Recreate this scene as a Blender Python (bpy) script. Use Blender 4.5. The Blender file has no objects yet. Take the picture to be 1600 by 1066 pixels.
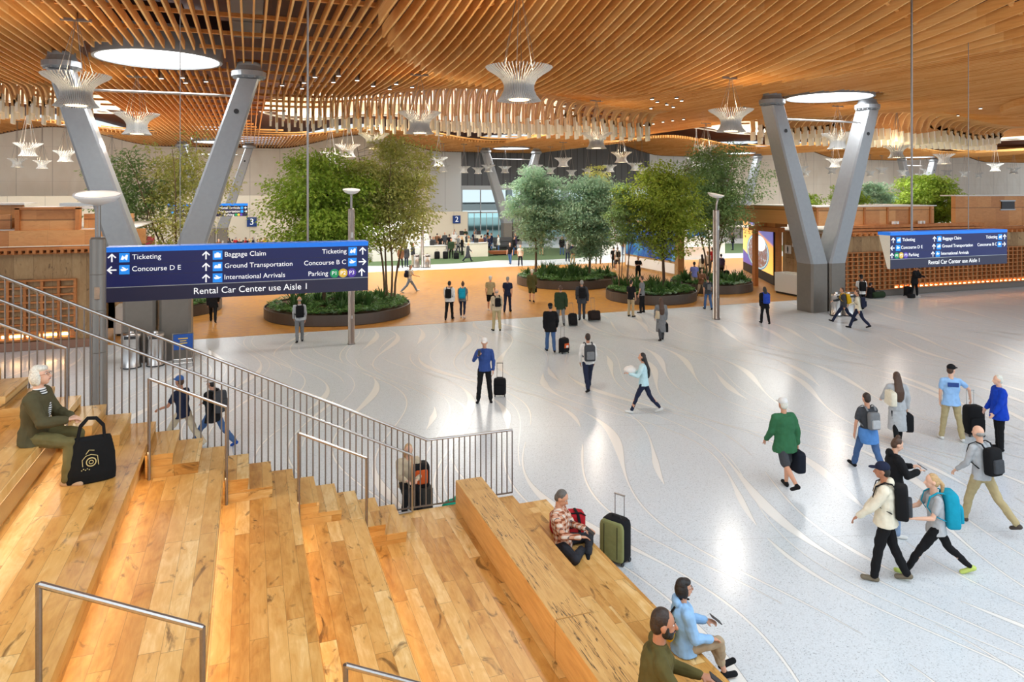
import bpy, bmesh, math, random
from math import sin, cos, tan, atan2, pi, radians, sqrt, exp, hypot, floor
from mathutils import Vector, Matrix, noise

# ------------------------------------------------------------------ camera, world, exposure
SC = bpy.context.scene
COL = SC.collection
CAMH = 5.9; FPX = 1120.0; HY = 298.0; TH = radians(20.1)
cam_d = bpy.data.cameras.new('camera'); cam = bpy.data.objects.new('camera', cam_d); COL.objects.link(cam)
cam.location = (0, 0, CAMH); cam.rotation_euler = (pi/2, 0, -TH)
cam_d.sensor_width = 36; cam_d.lens = FPX/1600*36; cam_d.shift_y = -(533-HY)/1600; cam_d.clip_end = 400; cam_d.clip_start = .1
SC.camera = cam
SC.view_settings.view_transform = 'Standard'; SC.view_settings.look = 'None'; SC.view_settings.gamma = 1
SC.view_settings.use_curve_mapping = False
SC.view_settings.exposure = 0.17
SC.cycles.use_denoising = True
SC.cycles.max_bounces = 6; SC.cycles.diffuse_bounces = 4; SC.cycles.glossy_bounces = 3; SC.cycles.transmission_bounces = 4
SC.cycles.sample_clamp_indirect = 6; SC.cycles.caustics_reflective = False; SC.cycles.caustics_refractive = False

world = bpy.data.worlds.new('daylight'); SC.world = world; world.use_nodes = True
wn = world.node_tree.nodes['Background']; wn.inputs[0].default_value = (0.82, 0.91, 1.0, 1); wn.inputs[1].default_value = 1.0

def area_light(name, loc, sx, sy, power, color, rot=(0, 0, 0), shape='ELLIPSE'):
    l = bpy.data.lights.new(name, 'AREA'); l.shape = shape; l.size = sx; l.size_y = sy; l.energy = power; l.color = color
    o = bpy.data.objects.new(name, l); COL.objects.link(o); o.location = loc; o.rotation_euler = rot
    return o
# daylight falling through the big oval skylights of the roof (one above each bay, front and back row)
for cx in (-18, 12, 42, 72):
    area_light('oval_skylight_daylight', (cx, 53, 13.2), 19, 22, 4300, (.90, .96, 1))
for cx in (-18, 12, 42):
    area_light('oval_skylight_daylight', (cx, 1, 14.6), 19, 22, 2400, (.84, .93, 1))
# the round skylights above the V columns
for cx, cy in ((-3, 28), (27, 28), (-3, 74), (27, 74), (57, 74), (87, 74), (57, 28)):
    area_light('round_skylight_daylight', (cx, cy, 10.3), 4.0, 4.0, 270, (.97, .99, 1))

# ------------------------------------------------------------------ helpers
CT, ST = cos(TH), sin(TH)
def at(px, py, z=0.0):
    """world point at height z seen at pixel px, py of the 1600 x 1066 photograph"""
    d = (CAMH - z)*FPX/(py - HY); l = (px-800)/FPX*d
    return Vector((d*ST + l*CT, d*CT - l*ST, z))
def atY(px, Y, z=0.0):
    """point on the plane Y = const under image column px"""
    t = (px-800)/FPX; X = Y*(t*CT + ST)/(CT - t*ST)
    return Vector((X, Y, z))
def dep(v): return v[0]*ST + v[1]*CT
def atd(px, py, d):
    l = (px-800)/FPX*d
    return Vector((d*ST + l*CT, d*CT - l*ST, CAMH - (py-HY)/FPX*d))

class MB:
    def __init__(s): s.v = []; s.f = []; s.m = []; s.mi = 0
    def add(s, vs, fs):
        n = len(s.v); s.v.extend(tuple(p) for p in vs); s.f.extend(tuple(i+n for i in f) for f in fs); s.m.extend([s.mi]*len(fs)); return s
    def box(s, x0, y0, z0, x1, y1, z1, M=None):
        vs = [Vector(p) for p in ((x0,y0,z0),(x1,y0,z0),(x1,y1,z0),(x0,y1,z0),(x0,y0,z1),(x1,y0,z1),(x1,y1,z1),(x0,y1,z1))]
        if M is not None: vs = [M @ p for p in vs]
        return s.add(vs, [(0,3,2,1),(4,5,6,7),(0,1,5,4),(1,2,6,5),(2,3,7,6),(3,0,4,7)])
    def cbox(s, c, sx, sy, sz, rz=0, M=None):
        R = Matrix.Translation(Vector(c)) @ Matrix.Rotation(rz, 4, 'Z')
        if M is not None: R = M @ R
        return s.box(-sx/2, -sy/2, -sz/2, sx/2, sy/2, sz/2, R)
    def prism(s, pts, z0, z1, M=None):
        n = len(pts); vs = [Vector((p[0], p[1], z0)) for p in pts] + [Vector((p[0], p[1], z1)) for p in pts]
        if M is not None: vs = [M @ p for p in vs]
        fs = [tuple(range(n-1, -1, -1)), tuple(range(n, 2*n))] + [(i, (i+1) % n, n+(i+1) % n, n+i) for i in range(n)]
        return s.add(vs, fs)
    def tube(s, path, r, n=8, closed=False, caps=True, up=None):
        path = [Vector(p) for p in path]; L = len(path)
        rs = r if isinstance(r, list) else [r]*L
        vs = []; prev = None
        for i, p in enumerate(path):
            if closed: t = path[(i+1) % L] - path[i-1]
            else: t = path[min(i+1, L-1)] - path[max(i-1, 0)]
            if t.length < 1e-9: t = Vector((0, 0, 1))
            t.normalize()
            if prev is None:
                a = up if up is not None else (Vector((0, 0, 1)) if abs(t.z) < .9 else Vector((1, 0, 0)))
            else: a = prev
            u = (a - t*a.dot(t));
            if u.length < 1e-6: u = t.orthogonal()
            u.normalize(); w = t.cross(u); prev = u
            rr = rs[i]; ra, rb = rr if isinstance(rr, (list, tuple)) else (rr, rr)
            for k in range(n):
                an = 2*pi*k/n
                vs.append(p + u*cos(an)*ra + w*sin(an)*rb)
        fs = []
        for i in range(L if closed else L-1):
            j = (i+1) % L
            for k in range(n):
                fs.append((i*n+k, i*n+(k+1) % n, j*n+(k+1) % n, j*n+k))
        if caps and not closed:
            fs.append(tuple(range(n-1, -1, -1))); fs.append(tuple((L-1)*n+k for k in range(n)))
        return s.add(vs, fs)
    def lathe(s, prof, n=24, c=(0, 0, 0), M=None, caps=True):
        vs = []
        for r, z in prof:
            for k in range(n):
                a = 2*pi*k/n; vs.append(Vector((c[0]+r*cos(a), c[1]+r*sin(a), c[2]+z)))
        if M is not None: vs = [M @ p for p in vs]
        fs = []
        for i in range(len(prof)-1):
            for k in range(n): fs.append((i*n+k, i*n+(k+1) % n, (i+1)*n+(k+1) % n, (i+1)*n+k))
        if caps:
            fs.append(tuple(range(n-1, -1, -1))); fs.append(tuple((len(prof)-1)*n+k for k in range(n)))
        return s.add(vs, fs)
    def ball(s, c, rx, ry=None, rz=None, n=12, m=8, R=None):
        ry = ry or rx; rz = rz or rx; c = Vector(c); vs = [Vector((0, 0, -rz))]; fs = []
        for i in range(1, m):
            t = -pi/2 + pi*i/m
            for k in range(n):
                a = 2*pi*k/n; vs.append(Vector((rx*cos(t)*cos(a), ry*cos(t)*sin(a), rz*sin(t))))
        vs.append(Vector((0, 0, rz)))
        for k in range(n): fs.append((0, 1+(k+1) % n, 1+k))
        for i in range(m-2):
            for k in range(n): fs.append((1+i*n+k, 1+i*n+(k+1) % n, 1+(i+1)*n+(k+1) % n, 1+(i+1)*n+k))
        b = 1+(m-2)*n; t = len(vs)-1
        for k in range(n): fs.append((b+k, b+(k+1) % n, t))
        vs = [c + ((R @ p) if R is not None else p) for p in vs]
        return s.add(vs, fs)
    def caps(s, a, b, r0, r1, n=10):
        """a tapered capsule from a to b"""
        a = Vector(a); b = Vector(b); t = b-a; L = t.length
        if L < 1e-6: return s.ball(a, r0)
        t.normalize(); path = []; rs = []
        for q in (-.98, -.8, -.45, 0): path.append(a + t*(r0*q)); rs.append(r0*sqrt(max(0, 1-q*q)))
        for q in (0, .45, .8, .98): path.append(b + t*(r1*q)); rs.append(r1*sqrt(max(0, 1-q*q)))
        return s.tube(path, rs, n)
    def mesh(s, name, mats, smooth=False):
        me = bpy.data.meshes.new(name); me.from_pydata(s.v, [], s.f)
        for m in (mats if isinstance(mats, (list, tuple)) else [mats]): me.materials.append(m)
        me.polygons.foreach_set('material_index', s.m)
        if smooth: me.polygons.foreach_set('use_smooth', [True]*len(s.f))
        me.update(); return me
    def build(s, name, mats, parent=None, smooth=False, loc=None, rz=0, **kw):
        return link(name, s.mesh(name, mats, smooth), parent, loc, rz, **kw)

def link(name, me, parent=None, loc=None, rz=0, label=None, cat=None, group=None, kind=None):
    o = bpy.data.objects.new(name, me); COL.objects.link(o)
    if parent is not None: o.parent = parent
    if loc is not None: o.location = loc
    if rz: o.rotation_euler = (0, 0, rz)
    tag(o, label, cat, group, kind); return o
def tag(o, label=None, cat=None, group=None, kind=None):
    if label: o['label'] = label
    if cat: o['category'] = cat
    if group: o['group'] = group
    if kind: o['kind'] = kind
    return o
def thing(name, label, cat, loc=(0, 0, 0), rz=0, group=None):
    o = bpy.data.objects.new(name, None); COL.objects.link(o); o.location = loc; o.rotation_euler = (0, 0, rz); o.empty_display_size = .2
    return tag(o, label, cat, group)
def dup(root, loc=None, rz=None, label=None, group=None):
    r = root.copy(); COL.objects.link(r)
    if loc is not None: r.location = loc
    if rz is not None: r.rotation_euler = (0, 0, rz)
    if label: r['label'] = label
    if group: r['group'] = group
    for ch in root.children:
        c = ch.copy(); COL.objects.link(c); c.parent = r
        for g in ch.children:
            d = g.copy(); COL.objects.link(d); d.parent = c
    return r

# ------------------------------------------------------------------ materials
MATS = {}
class NT:
    def __init__(s, name):
        s.mat = bpy.data.materials.new(name); s.mat.use_nodes = True; s.t = s.mat.node_tree
        s.b = s.t.nodes['Principled BSDF']; MATS[name] = s.mat
    def n(s, typ, ins=None, **kw):
        nd = s.t.nodes.new(typ)
        for k, v in kw.items(): setattr(nd, k, v)
        for k, v in (ins or {}).items():
            i = nd.inputs[k]
            if isinstance(v, bpy.types.NodeSocket): s.t.links.new(v, i)
            else: i.default_value = v
        return nd
    def m(s, op, a, b=0.0, c=0.0):
        return s.n('ShaderNodeMath', {0: a, 1: b, 2: c}, operation=op).outputs[0]
    def ramp(s, fac, stops, interp='LINEAR'):
        nd = s.n('ShaderNodeValToRGB', {0: fac}); cr = nd.color_ramp; cr.interpolation = interp
        while len(cr.elements) > 1: cr.elements.remove(cr.elements[-1])
        cr.elements[0].position = stops[0][0]; cr.elements[0].color = (*stops[0][1], 1)
        for p, c in stops[1:]:
            e = cr.elements.new(p); e.color = (*c, 1)
        return nd.outputs[0]
    def mix(s, fac, a, b, blend='MIX'):
        nd = s.n('ShaderNodeMix', data_type='RGBA', blend_type=blend)
        for i, v in ((0, fac), (6, a), (7, b)):
            if isinstance(v, bpy.types.NodeSocket): s.t.links.new(v, nd.inputs[i])
            else: nd.inputs[i].default_value = (*v, 1) if (i and len(v) == 3) else v
        return nd.outputs[2]
    def coord(s, which='Object'): return s.n('ShaderNodeTexCoord').outputs[which]
    def xyz(s, v): return s.n('ShaderNodeSeparateXYZ', {0: v}).outputs
    def comb(s, x, y, z=0.0): return s.n('ShaderNodeCombineXYZ', {0: x, 1: y, 2: z}).outputs[0]
    def noise(s, v, scale=5, detail=3, rough=.5, dist=0.0): return s.n('ShaderNodeTexNoise', {'Vector': v, 'Scale': scale, 'Detail': detail, 'Roughness': rough, 'Distortion': dist}).outputs[0]
    def set(s, **kw):
        names = dict(col='Base Color', rough='Roughness', metal='Metallic', spec='Specular IOR Level', normal='Normal', coat='Coat Weight', coatr='Coat Roughness')
        for k, v in kw.items():
            i = s.b.inputs[names[k]]
            if isinstance(v, bpy.types.NodeSocket): s.t.links.new(v, i)
            else: i.default_value = (*v, 1) if k == 'col' else v
        return s
    def bump(s, h, strength=.2, dist=.01): return s.n('ShaderNodeBump', {'Height': h, 'Strength': strength, 'Distance': dist}).outputs[0]

def srgb(r, g, b):
    f = lambda c: (c/255/12.92) if c/255 <= .04045 else ((c/255+.055)/1.055)**2.4
    return (f(r), f(g), f(b))
def plain(name, col, rough=.5, metal=0.0, var=.06, scale=30, emit=0.0, ecol=None, spec=.5, bump=0.0):
    """a plain procedural material with a slight mottling"""
    if name in MATS: return MATS[name]
    t = NT(name); ns = t.noise(t.coord(), scale, 2)
    c = t.mix(ns, tuple(max(0, x*(1-var*2)) for x in col), tuple(min(1, x*(1+var*2)) for x in col))
    t.set(col=c, rough=rough, metal=metal, spec=spec)
    if bump: t.set(normal=t.bump(ns, bump, .01))
    if emit:
        t.b.inputs['Emission Color'].default_value = (*(ecol or col), 1); t.b.inputs['Emission Strength'].default_value = emit
    return t.mat

def planks(name, width, length, stops, along='Y', across='X', rough=.35, grain=1.0, seam=.5, knots=.38, third=None):
    t = NT(name); X = t.xyz(t.coord()); A = X['XYZ'.index(along)]; B = X['XYZ'.index(across)]
    if third: B = t.m('ADD', B, X['XYZ'.index(third)])
    bw = t.m('DIVIDE', B, width); row = t.m('FLOOR', bw)
    r1 = t.n('ShaderNodeTexWhiteNoise', {'W': row}, noise_dimensions='1D').outputs[0]
    al = t.m('DIVIDE', t.m('ADD', A, t.m('MULTIPLY', r1, 37.0)), length); seg = t.m('FLOOR', al)
    rid = t.n('ShaderNodeTexWhiteNoise', {0: t.comb(row, seg, 3.0)}, noise_dimensions='2D').outputs[0]
    v = t.comb(t.m('MULTIPLY', B, 1.0), t.m('MULTIPLY', A, .12), t.m('MULTIPLY', rid, 20.0))
    g1 = t.noise(v, 26, 5, .6, .9); v2 = t.comb(t.m('MULTIPLY', B, 1.0), t.m('MULTIPLY', A, .35), t.m('MULTIPLY', rid, 50.0))
    g2 = t.noise(v2, 4.5, 3, .55, 1.6)
    f = t.m('ADD', t.m('ADD', .16, t.m('MULTIPLY', rid, .54)), t.m('ADD', t.m('MULTIPLY', t.m('SUBTRACT', g1, .5), .55*grain), t.m('MULTIPLY', t.m('SUBTRACT', g2, .3), .8*grain)))
    c = t.ramp(f, stops)
    if knots:
        kf = t.noise(t.comb(B, t.m('MULTIPLY', A, .45), t.m('MULTIPLY', rid, 9.0)), 3.2, 4, .6, 2.2)
        kk = t.ramp(kf, [(.60, (0, 0, 0)), (.70, (knots*2,)*3)])
        c = t.mix(kk, c, tuple(x*.35 for x in stops[0][1]))
    fr = t.m('FRACT', bw); fr2 = t.m('FRACT', al)
    s1 = t.m('LESS_THAN', t.m('MINIMUM', fr, t.m('SUBTRACT', 1.0, fr)), .012); s2 = t.m('LESS_THAN', t.m('MINIMUM', fr2, t.m('SUBTRACT', 1.0, fr2)), .0018)
    sm = t.m('MULTIPLY', t.m('MAXIMUM', s1, s2), seam)
    c = t.mix(sm, c, tuple(x*.3 for x in stops[0][1]))
    t.set(col=c, rough=t.m('ADD', rough, t.m('MULTIPLY', g1, .12)), normal=t.bump(g1, .08, .004), spec=.4)
    return t.mat

WOOD = [(.0, srgb(146, 92, 38)), (.25, srgb(188, 132, 62)), (.5, srgb(208, 156, 84)), (.75, srgb(220, 174, 104)), (1.0, srgb(236, 202, 142))]
M_plank = planks('tier_planks', .165, 1.9, WOOD, rough=.3)
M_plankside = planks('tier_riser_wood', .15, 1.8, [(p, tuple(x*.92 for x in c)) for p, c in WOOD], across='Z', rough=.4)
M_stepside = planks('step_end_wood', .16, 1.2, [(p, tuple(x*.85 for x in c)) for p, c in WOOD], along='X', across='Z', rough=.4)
BL = [(.0, srgb(158, 110, 54)), (.5, srgb(204, 156, 90)), (1.0, srgb(226, 186, 122))]
def timber_block():
    t = NT('cracked_timber'); X = t.xyz(t.coord())
    v = t.comb(X[0], t.m('MULTIPLY', X[1], .1), X[2]); g = t.noise(v, 20, 5, .6, .6)
    c = t.ramp(g, BL)
    ck = t.noise(t.comb(t.m('MULTIPLY', X[0], 1.0), t.m('MULTIPLY', X[1], .05), t.m('MULTIPLY', X[2], .3)), 22, 3, .5, .25)
    d = t.m('ABSOLUTE', t.m('SUBTRACT', ck, .5)); cf = t.ramp(d, [(.006, (1, 1, 1)), (.016, (0, 0, 0))])
    msk = t.ramp(t.noise(t.coord(), 1.3, 2), [(.40, (0, 0, 0)), (.46, (1, 1, 1))])
    nz = t.m('GREATER_THAN', t.xyz(t.n('ShaderNodeNewGeometry').outputs['Normal'])[2], .5); cf2 = t.m('MULTIPLY', nz, t.mix(1.0, cf, msk, 'MULTIPLY'))
    c = t.mix(cf2, c, (.045, .02, .008)); t.set(col=c, rough=.5, normal=t.bump(g, .15, .006)); return t.mat
M_block = timber_block()
CEIL = [(.0, srgb(200, 128, 60)), (.5, srgb(236, 170, 96)), (1.0, srgb(252, 208, 142))]
def slatwood(name, stops, vscale=1.0):
    t = NT(name); X = t.xyz(t.coord()); g = t.noise(t.comb(t.m('MULTIPLY', X[0], 3.0), t.m('MULTIPLY', X[1], .35*vscale), t.m('MULTIPLY', X[2], 6.0)), 3, 4, .6)
    r = t.n('ShaderNodeTexWhiteNoise', {0: t.comb(t.m('FLOOR', t.m('DIVIDE', X[0], .165)), t.m('FLOOR', t.m('DIVIDE', X[1], 3.66)))}, noise_dimensions='2D').outputs[0]
    t.set(col=t.ramp(t.m('ADD', t.m('MULTIPLY', g, .7), t.m('MULTIPLY', r, .35)), stops), rough=.55, spec=.25); return t.mat
M_slat = slatwood('ceiling_slat_wood', CEIL)
M_purlin = slatwood('purlin_wood', CEIL)
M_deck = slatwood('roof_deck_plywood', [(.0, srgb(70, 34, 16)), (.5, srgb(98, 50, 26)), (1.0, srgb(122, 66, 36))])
M_screen = slatwood('curved_slat_wood', [(.0, srgb(214, 152, 90)), (1.0, srgb(246, 208, 154))])
M_litend_well = plain('daylit_slat_end_and_well', srgb(252, 242, 224), .6, var=.03)  # daylight on the slat ends put into their colour; also cream of the wells
M_steel = plain('brushed_steel', (.52, .50, .48), .28, 1.0, .08, 60)
M_steeld = plain('dark_brushed_steel', (.30, .28, .265), .38, 1.0, .08, 40)
M_colsteel = plain('grey_painted_steel', srgb(154, 157, 160), .32, .35, .04, 6)
M_colplate = plain('warm_grey_cladding', srgb(124, 118, 110), .4, .35, .04, 6)
M_black = plain('black_metal', (.02, .02, .022), .45)
M_dark = plain('dark_recess', (.03, .025, .02), .8)
M_white = plain('white_paint', (.78, .77, .74), .45, var=.02)
M_led = plain('led_strip', (1, .75, .42), .5, emit=11, ecol=(1, .80, .50))
M_skyw = plain('warm_skylight_diffuser', (1, .9, .72), .5, emit=1.35, ecol=(1, .87, .66))
M_sky = plain('skylight_glazing', (.9, .95, 1), .5, emit=3.2, ecol=(.95, .98, 1))
def terrazzo():
    t = NT('terrazzo'); co = t.coord(); v = t.n('ShaderNodeTexVoronoi', {'Vector': co, 'Scale': 70.0}).outputs['Color']
    s = t.n('ShaderNodeSeparateColor', {0: v}).outputs[0]
    c = t.ramp(s, [(.0, srgb(160, 166, 170)), (.06, srgb(198, 203, 206)), (.3, srgb(210, 216, 220)), (1.0, srgb(218, 224, 228))])
    X = t.xyz(co); lo = t.noise(co, .35, 3)
    c = t.mix(t.m('MULTIPLY', lo, .25), c, srgb(194, 198, 200))
    j = t.m('LESS_THAN', t.m('FRACT', t.m('DIVIDE', t.m('ADD', X[1], t.m('MULTIPLY', X[0], .3)), 6.2)), .0025)
    c = t.mix(t.m('MULTIPLY', j, .35), c, (.3, .3, .3))
    t.set(col=c, rough=t.m('ADD', .17, t.m('MULTIPLY', lo, .08)), spec=.3); return t.mat
M_terr = terrazzo()
M_inlay = plain('pale_terrazzo_inlay', srgb(240, 238, 232), .16, var=.02, scale=80)
M_inlayline = plain('grey_inlay_divider', srgb(150, 150, 150), .3)
def cork():
    t = NT('end_grain_wood_floor'); co = t.coord(); X = t.xyz(co)
    r = t.n('ShaderNodeTexWhiteNoise', {0: t.comb(t.m('FLOOR', t.m('DIVIDE', X[0], .15)), t.m('FLOOR', t.m('DIVIDE', X[1], .06)))}, noise_dimensions='2D').outputs[0]
    g = t.noise(co, 3, 4); f = t.m('ADD', t.m('MULTIPLY', r, .7), t.m('MULTIPLY', g, .3))
    t.set(col=t.ramp(f, [(.1, srgb(158, 102, 42)), (.5, srgb(184, 128, 58)), (.95, srgb(202, 150, 78))]), spec=.3, rough=t.m('ADD', .3, t.m('MULTIPLY', r, .12))); return t.mat
M_cork = cork()
# ------------------------------------------------------------------ floor
def S(name, mb, mats, smooth=False):
    return mb.build(name, mats, None, smooth, kind='structure')
b = MB(); b.box(-60, -20, -.3, 125, 82, 0); S('floor', b, M_terr)
b = MB(); b.prism([(-24, 31), (49, 31), (49, 52.2), (-24, 52.2)], 0.0, .006); S('floor', b, M_cork)
# grey plaza outside the glazed front at the far end
b = MB(); b.box(-60, 82.3, -.3, 125, 150, -.02); S('floor', b, plain('outdoor_paving', srgb(200, 200, 198), .8))
M_carpet = plain('green_carpet', srgb(70, 92, 58), .95, var=.12, scale=60)
b = MB()
for (cx, cy, rx, ry, zz) in ((24, 63, 8, 6.5, .012), (13, 61.5, 9, 5.6, .009), (45, 62, 9, 6, .01)):
    b.prism([(cx+rx*cos(2*pi*k/48), cy+ry*sin(2*pi*k/48)) for k in range(48)], 0, zz)
S('floor', b, M_carpet)
# wavy pale inlays let into the terrazzo: each wanders like a river and swells at its bends
R = random.Random(5)
b = MB(); bl = MB(); X0 = -9.0
while X0 < 46:
    segs = []; y = 4.0 if X0 > 3 else 11.6; y += R.uniform(-3, 2); ph = X0*.55 + R.uniform(-.35, .35); wl = 10.5 + R.uniform(-.5, .5); am = R.uniform(.6, .85); zz = .0015 + .00012*len(b.v)/400
    pts = []; R0 = R.choice((0, 0, 0, pi*.5, pi))
    while y < 30.9:
        x = X0 + am*sin(y/wl*2*pi+ph) + .18*sin(y*.31+X0*.5) + .05*(y-15)
        sw = max(0, sin(y/wl*2*pi+ph+.9+R0)); w = .013 + .105*sw**3
        pts.append((x, y, w)); y += .22
    n0 = R.randrange(0, 12); n1 = len(pts)
    gaps = R.randrange(2, 4)
    cuts = sorted(R.sample(range(8, max(12, n1-6)), min(gaps, max(0, n1-20)))) if n1 > 30 else []
    runs = []; s0 = 0
    for c in cuts: runs.append((s0, c)); s0 = c+R.randrange(1, 7)
    runs.append((s0, n1))
    for (i0, i1) in runs:
        q = pts[i0:i1]
        if len(q) < 8: continue
        L = len(q); vs = []; ls = []
        for i, (x, y, w) in enumerate(q):
            tp = min(1, i/5, (L-1-i)/5); ww = .006 + w*tp
            vs += [(x-ww, y, zz), (x+ww, y, zz)]
            ls += [(x+ww, y, zz+.0003), (x+ww+.009, y, zz+.0003)]
        fs = [(2*i, 2*i+1, 2*i+3, 2*i+2) for i in range(L-1)]
        b.add(vs, fs); bl.add(ls, fs)
    if R.random() < .6:   # a thin twin line beside it
        off = R.uniform(.18, .5); i0 = R.randrange(0, max(1, n1-30)); q = pts[i0:i0+R.randrange(25, 60)]
        vs = []
        for x, y, w in q: vs += [(x+off-.01, y, zz+.0006), (x+off+.012, y, zz+.0006)]
        if len(q) > 3: b.add(vs, [(2*i, 2*i+1, 2*i+3, 2*i+2) for i in range(len(q)-1)])
    X0 += R.uniform(.5, 1.0)
S('floor', b, M_inlay); S('floor', bl, M_inlayline)

# ------------------------------------------------------------------ ceiling
def uu(X): return (X-12+15) % 30 - 15
def sm(a, b, x): t = max(0, min(1, (x-a)/(b-a))); return t*t*(3-2*t)
def zout(X, Y):
    u = uu(X); bump = .5*(1+cos(pi*u/9.5)) if abs(u) < 9.5 else 0
    amp = .95*sm(30, 37.5, Y) + .75*sm(62, 80, Y)
    return 10.5 + bump*amp
def rin(X, Y):
    u = uu(X); dy = max(0, Y-13)/15.4; return (u/9.4)**2 + dy*dy
def zc(X, Y):
    r = rin(X, Y)
    if Y < 32 and r < 1:
        u = uu(X)/9.4; dl = 13 + 15.4*sqrt(1-u*u) - Y
        return 10.12 + .0165*max(0, dl)**2*(1-u**6)
    return zout(X, Y)
RINGS = [(x, y) for y in (28, 74) for x in (-33, -3, 27, 57, 87)]
def ringhole(X, Y, m=0.0): return any((X-a)**2 + (Y-c)**2 < (2.25+m)**2 for a, c in RINGS)
def skyhole(X, Y, m=0.0):
    u = uu(X); return (u/(11.4-m))**2 + ((Y-53)/(12.2-m))**2 < 1
def xr(Y): return (-.275*Y-7, 1.46*Y+6)
slat = MB(); W = .052; D = .27
def ribbon(mb, pts, w, d):
    """rectangular section (width w in X, depth d upward) swept along pts in a Y-Z plane"""
    vs = []; L = len(pts)
    for i, (x, y, z) in enumerate(pts):
        a = pts[max(i-1, 0)]; c = pts[min(i+1, L-1)]; ty, tz = c[1]-a[1], c[2]-a[2]; l = hypot(ty, tz) or 1
        ny, nz = -tz/l*d, ty/l*d
        if ty < -1e-6 and False: ny, nz = -ny, -nz
        vs += [(x-w/2, y, z), (x+w/2, y, z), (x+w/2, y+ny, z+nz), (x-w/2, y+ny, z+nz)]
    fs = [(0, 1, 2, 3), tuple((L-1)*4+k for k in (3, 2, 1, 0))]
    for i in range(L-1):
        for k in range(4): fs.append((i*4+k, (i+1)*4+k, (i+1)*4+(k+1) % 4, i*4+(k+1) % 4))
    mb.add(vs, fs)
screen = MB(); ends = MB()
nx = 0; X = -32.0
while X < 120:
    u = uu(X); run = []; Y = 7.0 if X > -5 else 9
    def flush():
        global run
        if len(run) > 1: ribbon(slat, run, W, D)
        run = []
    Yb = 13 + 15.4*sqrt(max(0, 1-(u/9.4)**2)) if abs(u) < 9.4 else None
    ys = []
    while Y < 81.8:
        ys.append(Y); Y += .6 if Y < 45 else 2.5
    ys.append(81.9)
    done_b = False; stop = None
    scr = abs(u) < 11.0
    for Y in ys:
        a, c = xr(Y)
        if X < a or X > c: flush(); continue
        if Yb and Y < Yb: continue
        if Yb and not done_b: done_b = True; run.append((X, Yb-.5, zout(X, Yb)))
        if ringhole(X, Y, .15): flush(); continue
        if scr and 37.0 < Y < 65: flush(); continue
        if not scr and False: continue
        run.append((X, Y, zc(X, Y)))
    flush()
    if scr and xr(38)[0] < X < xr(38)[1]:
        odd = nx % 2; z0 = zout(X, 37); y0 = 37.2 + .5*odd
        zb = (8.95 if odd else 9.3 + .15*sin(X*1.1)); R1 = 1.15; fl = min(1.0, (11.0-abs(u))/2.5)
        p = [(X, 35.8, zout(X, 35.8)), (X, y0-.6, zout(X, y0-.6))]
        for k in range(1, 9):
            t = pi/2*k/8*.97; p.append((X, y0-.6+R1*sin(t), z0-R1*.75*(1-cos(t))))
        yl, zl = p[-1][1], p[-1][2]; n = 5; zm = zb+.8
        for k in range(1, n+1): p.append((X, yl+.12*sin(k/n*pi), zl+(zm-zl)*k/n))
        ribbon(screen, p, .075, .40)
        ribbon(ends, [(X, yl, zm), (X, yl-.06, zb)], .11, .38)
        # the inner row hanging on the skylight side
        if True:
            z1 = z0+.7; q = [(X, y0+2.6, z1)]
            for k in range(1, 7):
                t = pi/2*k/6; q.append((X, y0+2.6-1.0*sin(t), z1-.9*(1-cos(t))))
            q += [(X, y0+1.55, z1-1.3), (X, y0+1.6, 9.75)]
            ribbon(screen, q, .06, -.26)
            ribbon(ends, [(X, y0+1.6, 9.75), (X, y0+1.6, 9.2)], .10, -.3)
    X += .30; nx += 1
X = -40.0
while X < 70:      # the deeper, wider spaced slats inside each dome
    u = uu(X)
    if abs(u) < 9.38:
        Yb = 13 + 15.4*sqrt(max(0, 1-(u/9.4)**2)); run = []; Y = 6.0
        while Y < Yb:
            a, c = xr(Y)
            if a < X < c: run.append((X, Y, zc(X, Y)))
            Y += .6
        run.append((X, Yb+.3, zc(X, Yb-.01)-.03))
        if len(run) > 2: ribbon(slat, run, .055, .34)
    X += .365
S('ceiling', slat, M_slat)
tag(screen.build('ceiling', M_screen), kind='structure'); tag(ends.build('ceiling', M_litend_well), kind='structure')
pur = MB(); Y = 9.0
while Y < 81:
    a, c = xr(Y); X = a; run = []
    while X < c:
        bad = ringhole(X, Y, -.1) or skyhole(X, Y, -.2) or X < -40
        r = rin(X, Y); inn = Y < 32 and r < 1
        if bad or (run and inn != lastin):
            if len(run) > 1: pur.tube(run, (.08, .08), 4, up=Vector((0, .7, .7)))
            run = []
        if not bad: run.append((X, Y, zc(X, Y)+(.30 if inn else .24)))
        lastin = inn; X += .9
    if len(run) > 1: pur.tube(run, (.08, .08), 4, up=Vector((0, .7, .7)))
    Y += 2.44
S('ceiling', pur, M_purlin)
# plywood roof deck above the slats, open at the skylights
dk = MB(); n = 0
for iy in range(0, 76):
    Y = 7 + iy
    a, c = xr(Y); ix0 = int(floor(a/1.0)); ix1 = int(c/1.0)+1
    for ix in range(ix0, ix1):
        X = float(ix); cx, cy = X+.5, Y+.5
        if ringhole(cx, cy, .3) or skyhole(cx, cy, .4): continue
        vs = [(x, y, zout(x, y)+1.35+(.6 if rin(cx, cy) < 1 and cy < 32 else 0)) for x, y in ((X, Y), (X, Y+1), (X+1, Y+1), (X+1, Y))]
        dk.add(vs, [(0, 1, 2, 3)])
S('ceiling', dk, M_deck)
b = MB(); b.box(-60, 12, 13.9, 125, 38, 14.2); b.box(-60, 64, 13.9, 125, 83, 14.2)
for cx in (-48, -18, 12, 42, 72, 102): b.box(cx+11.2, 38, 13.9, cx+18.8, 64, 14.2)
S('ceiling', b, M_deck)
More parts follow.
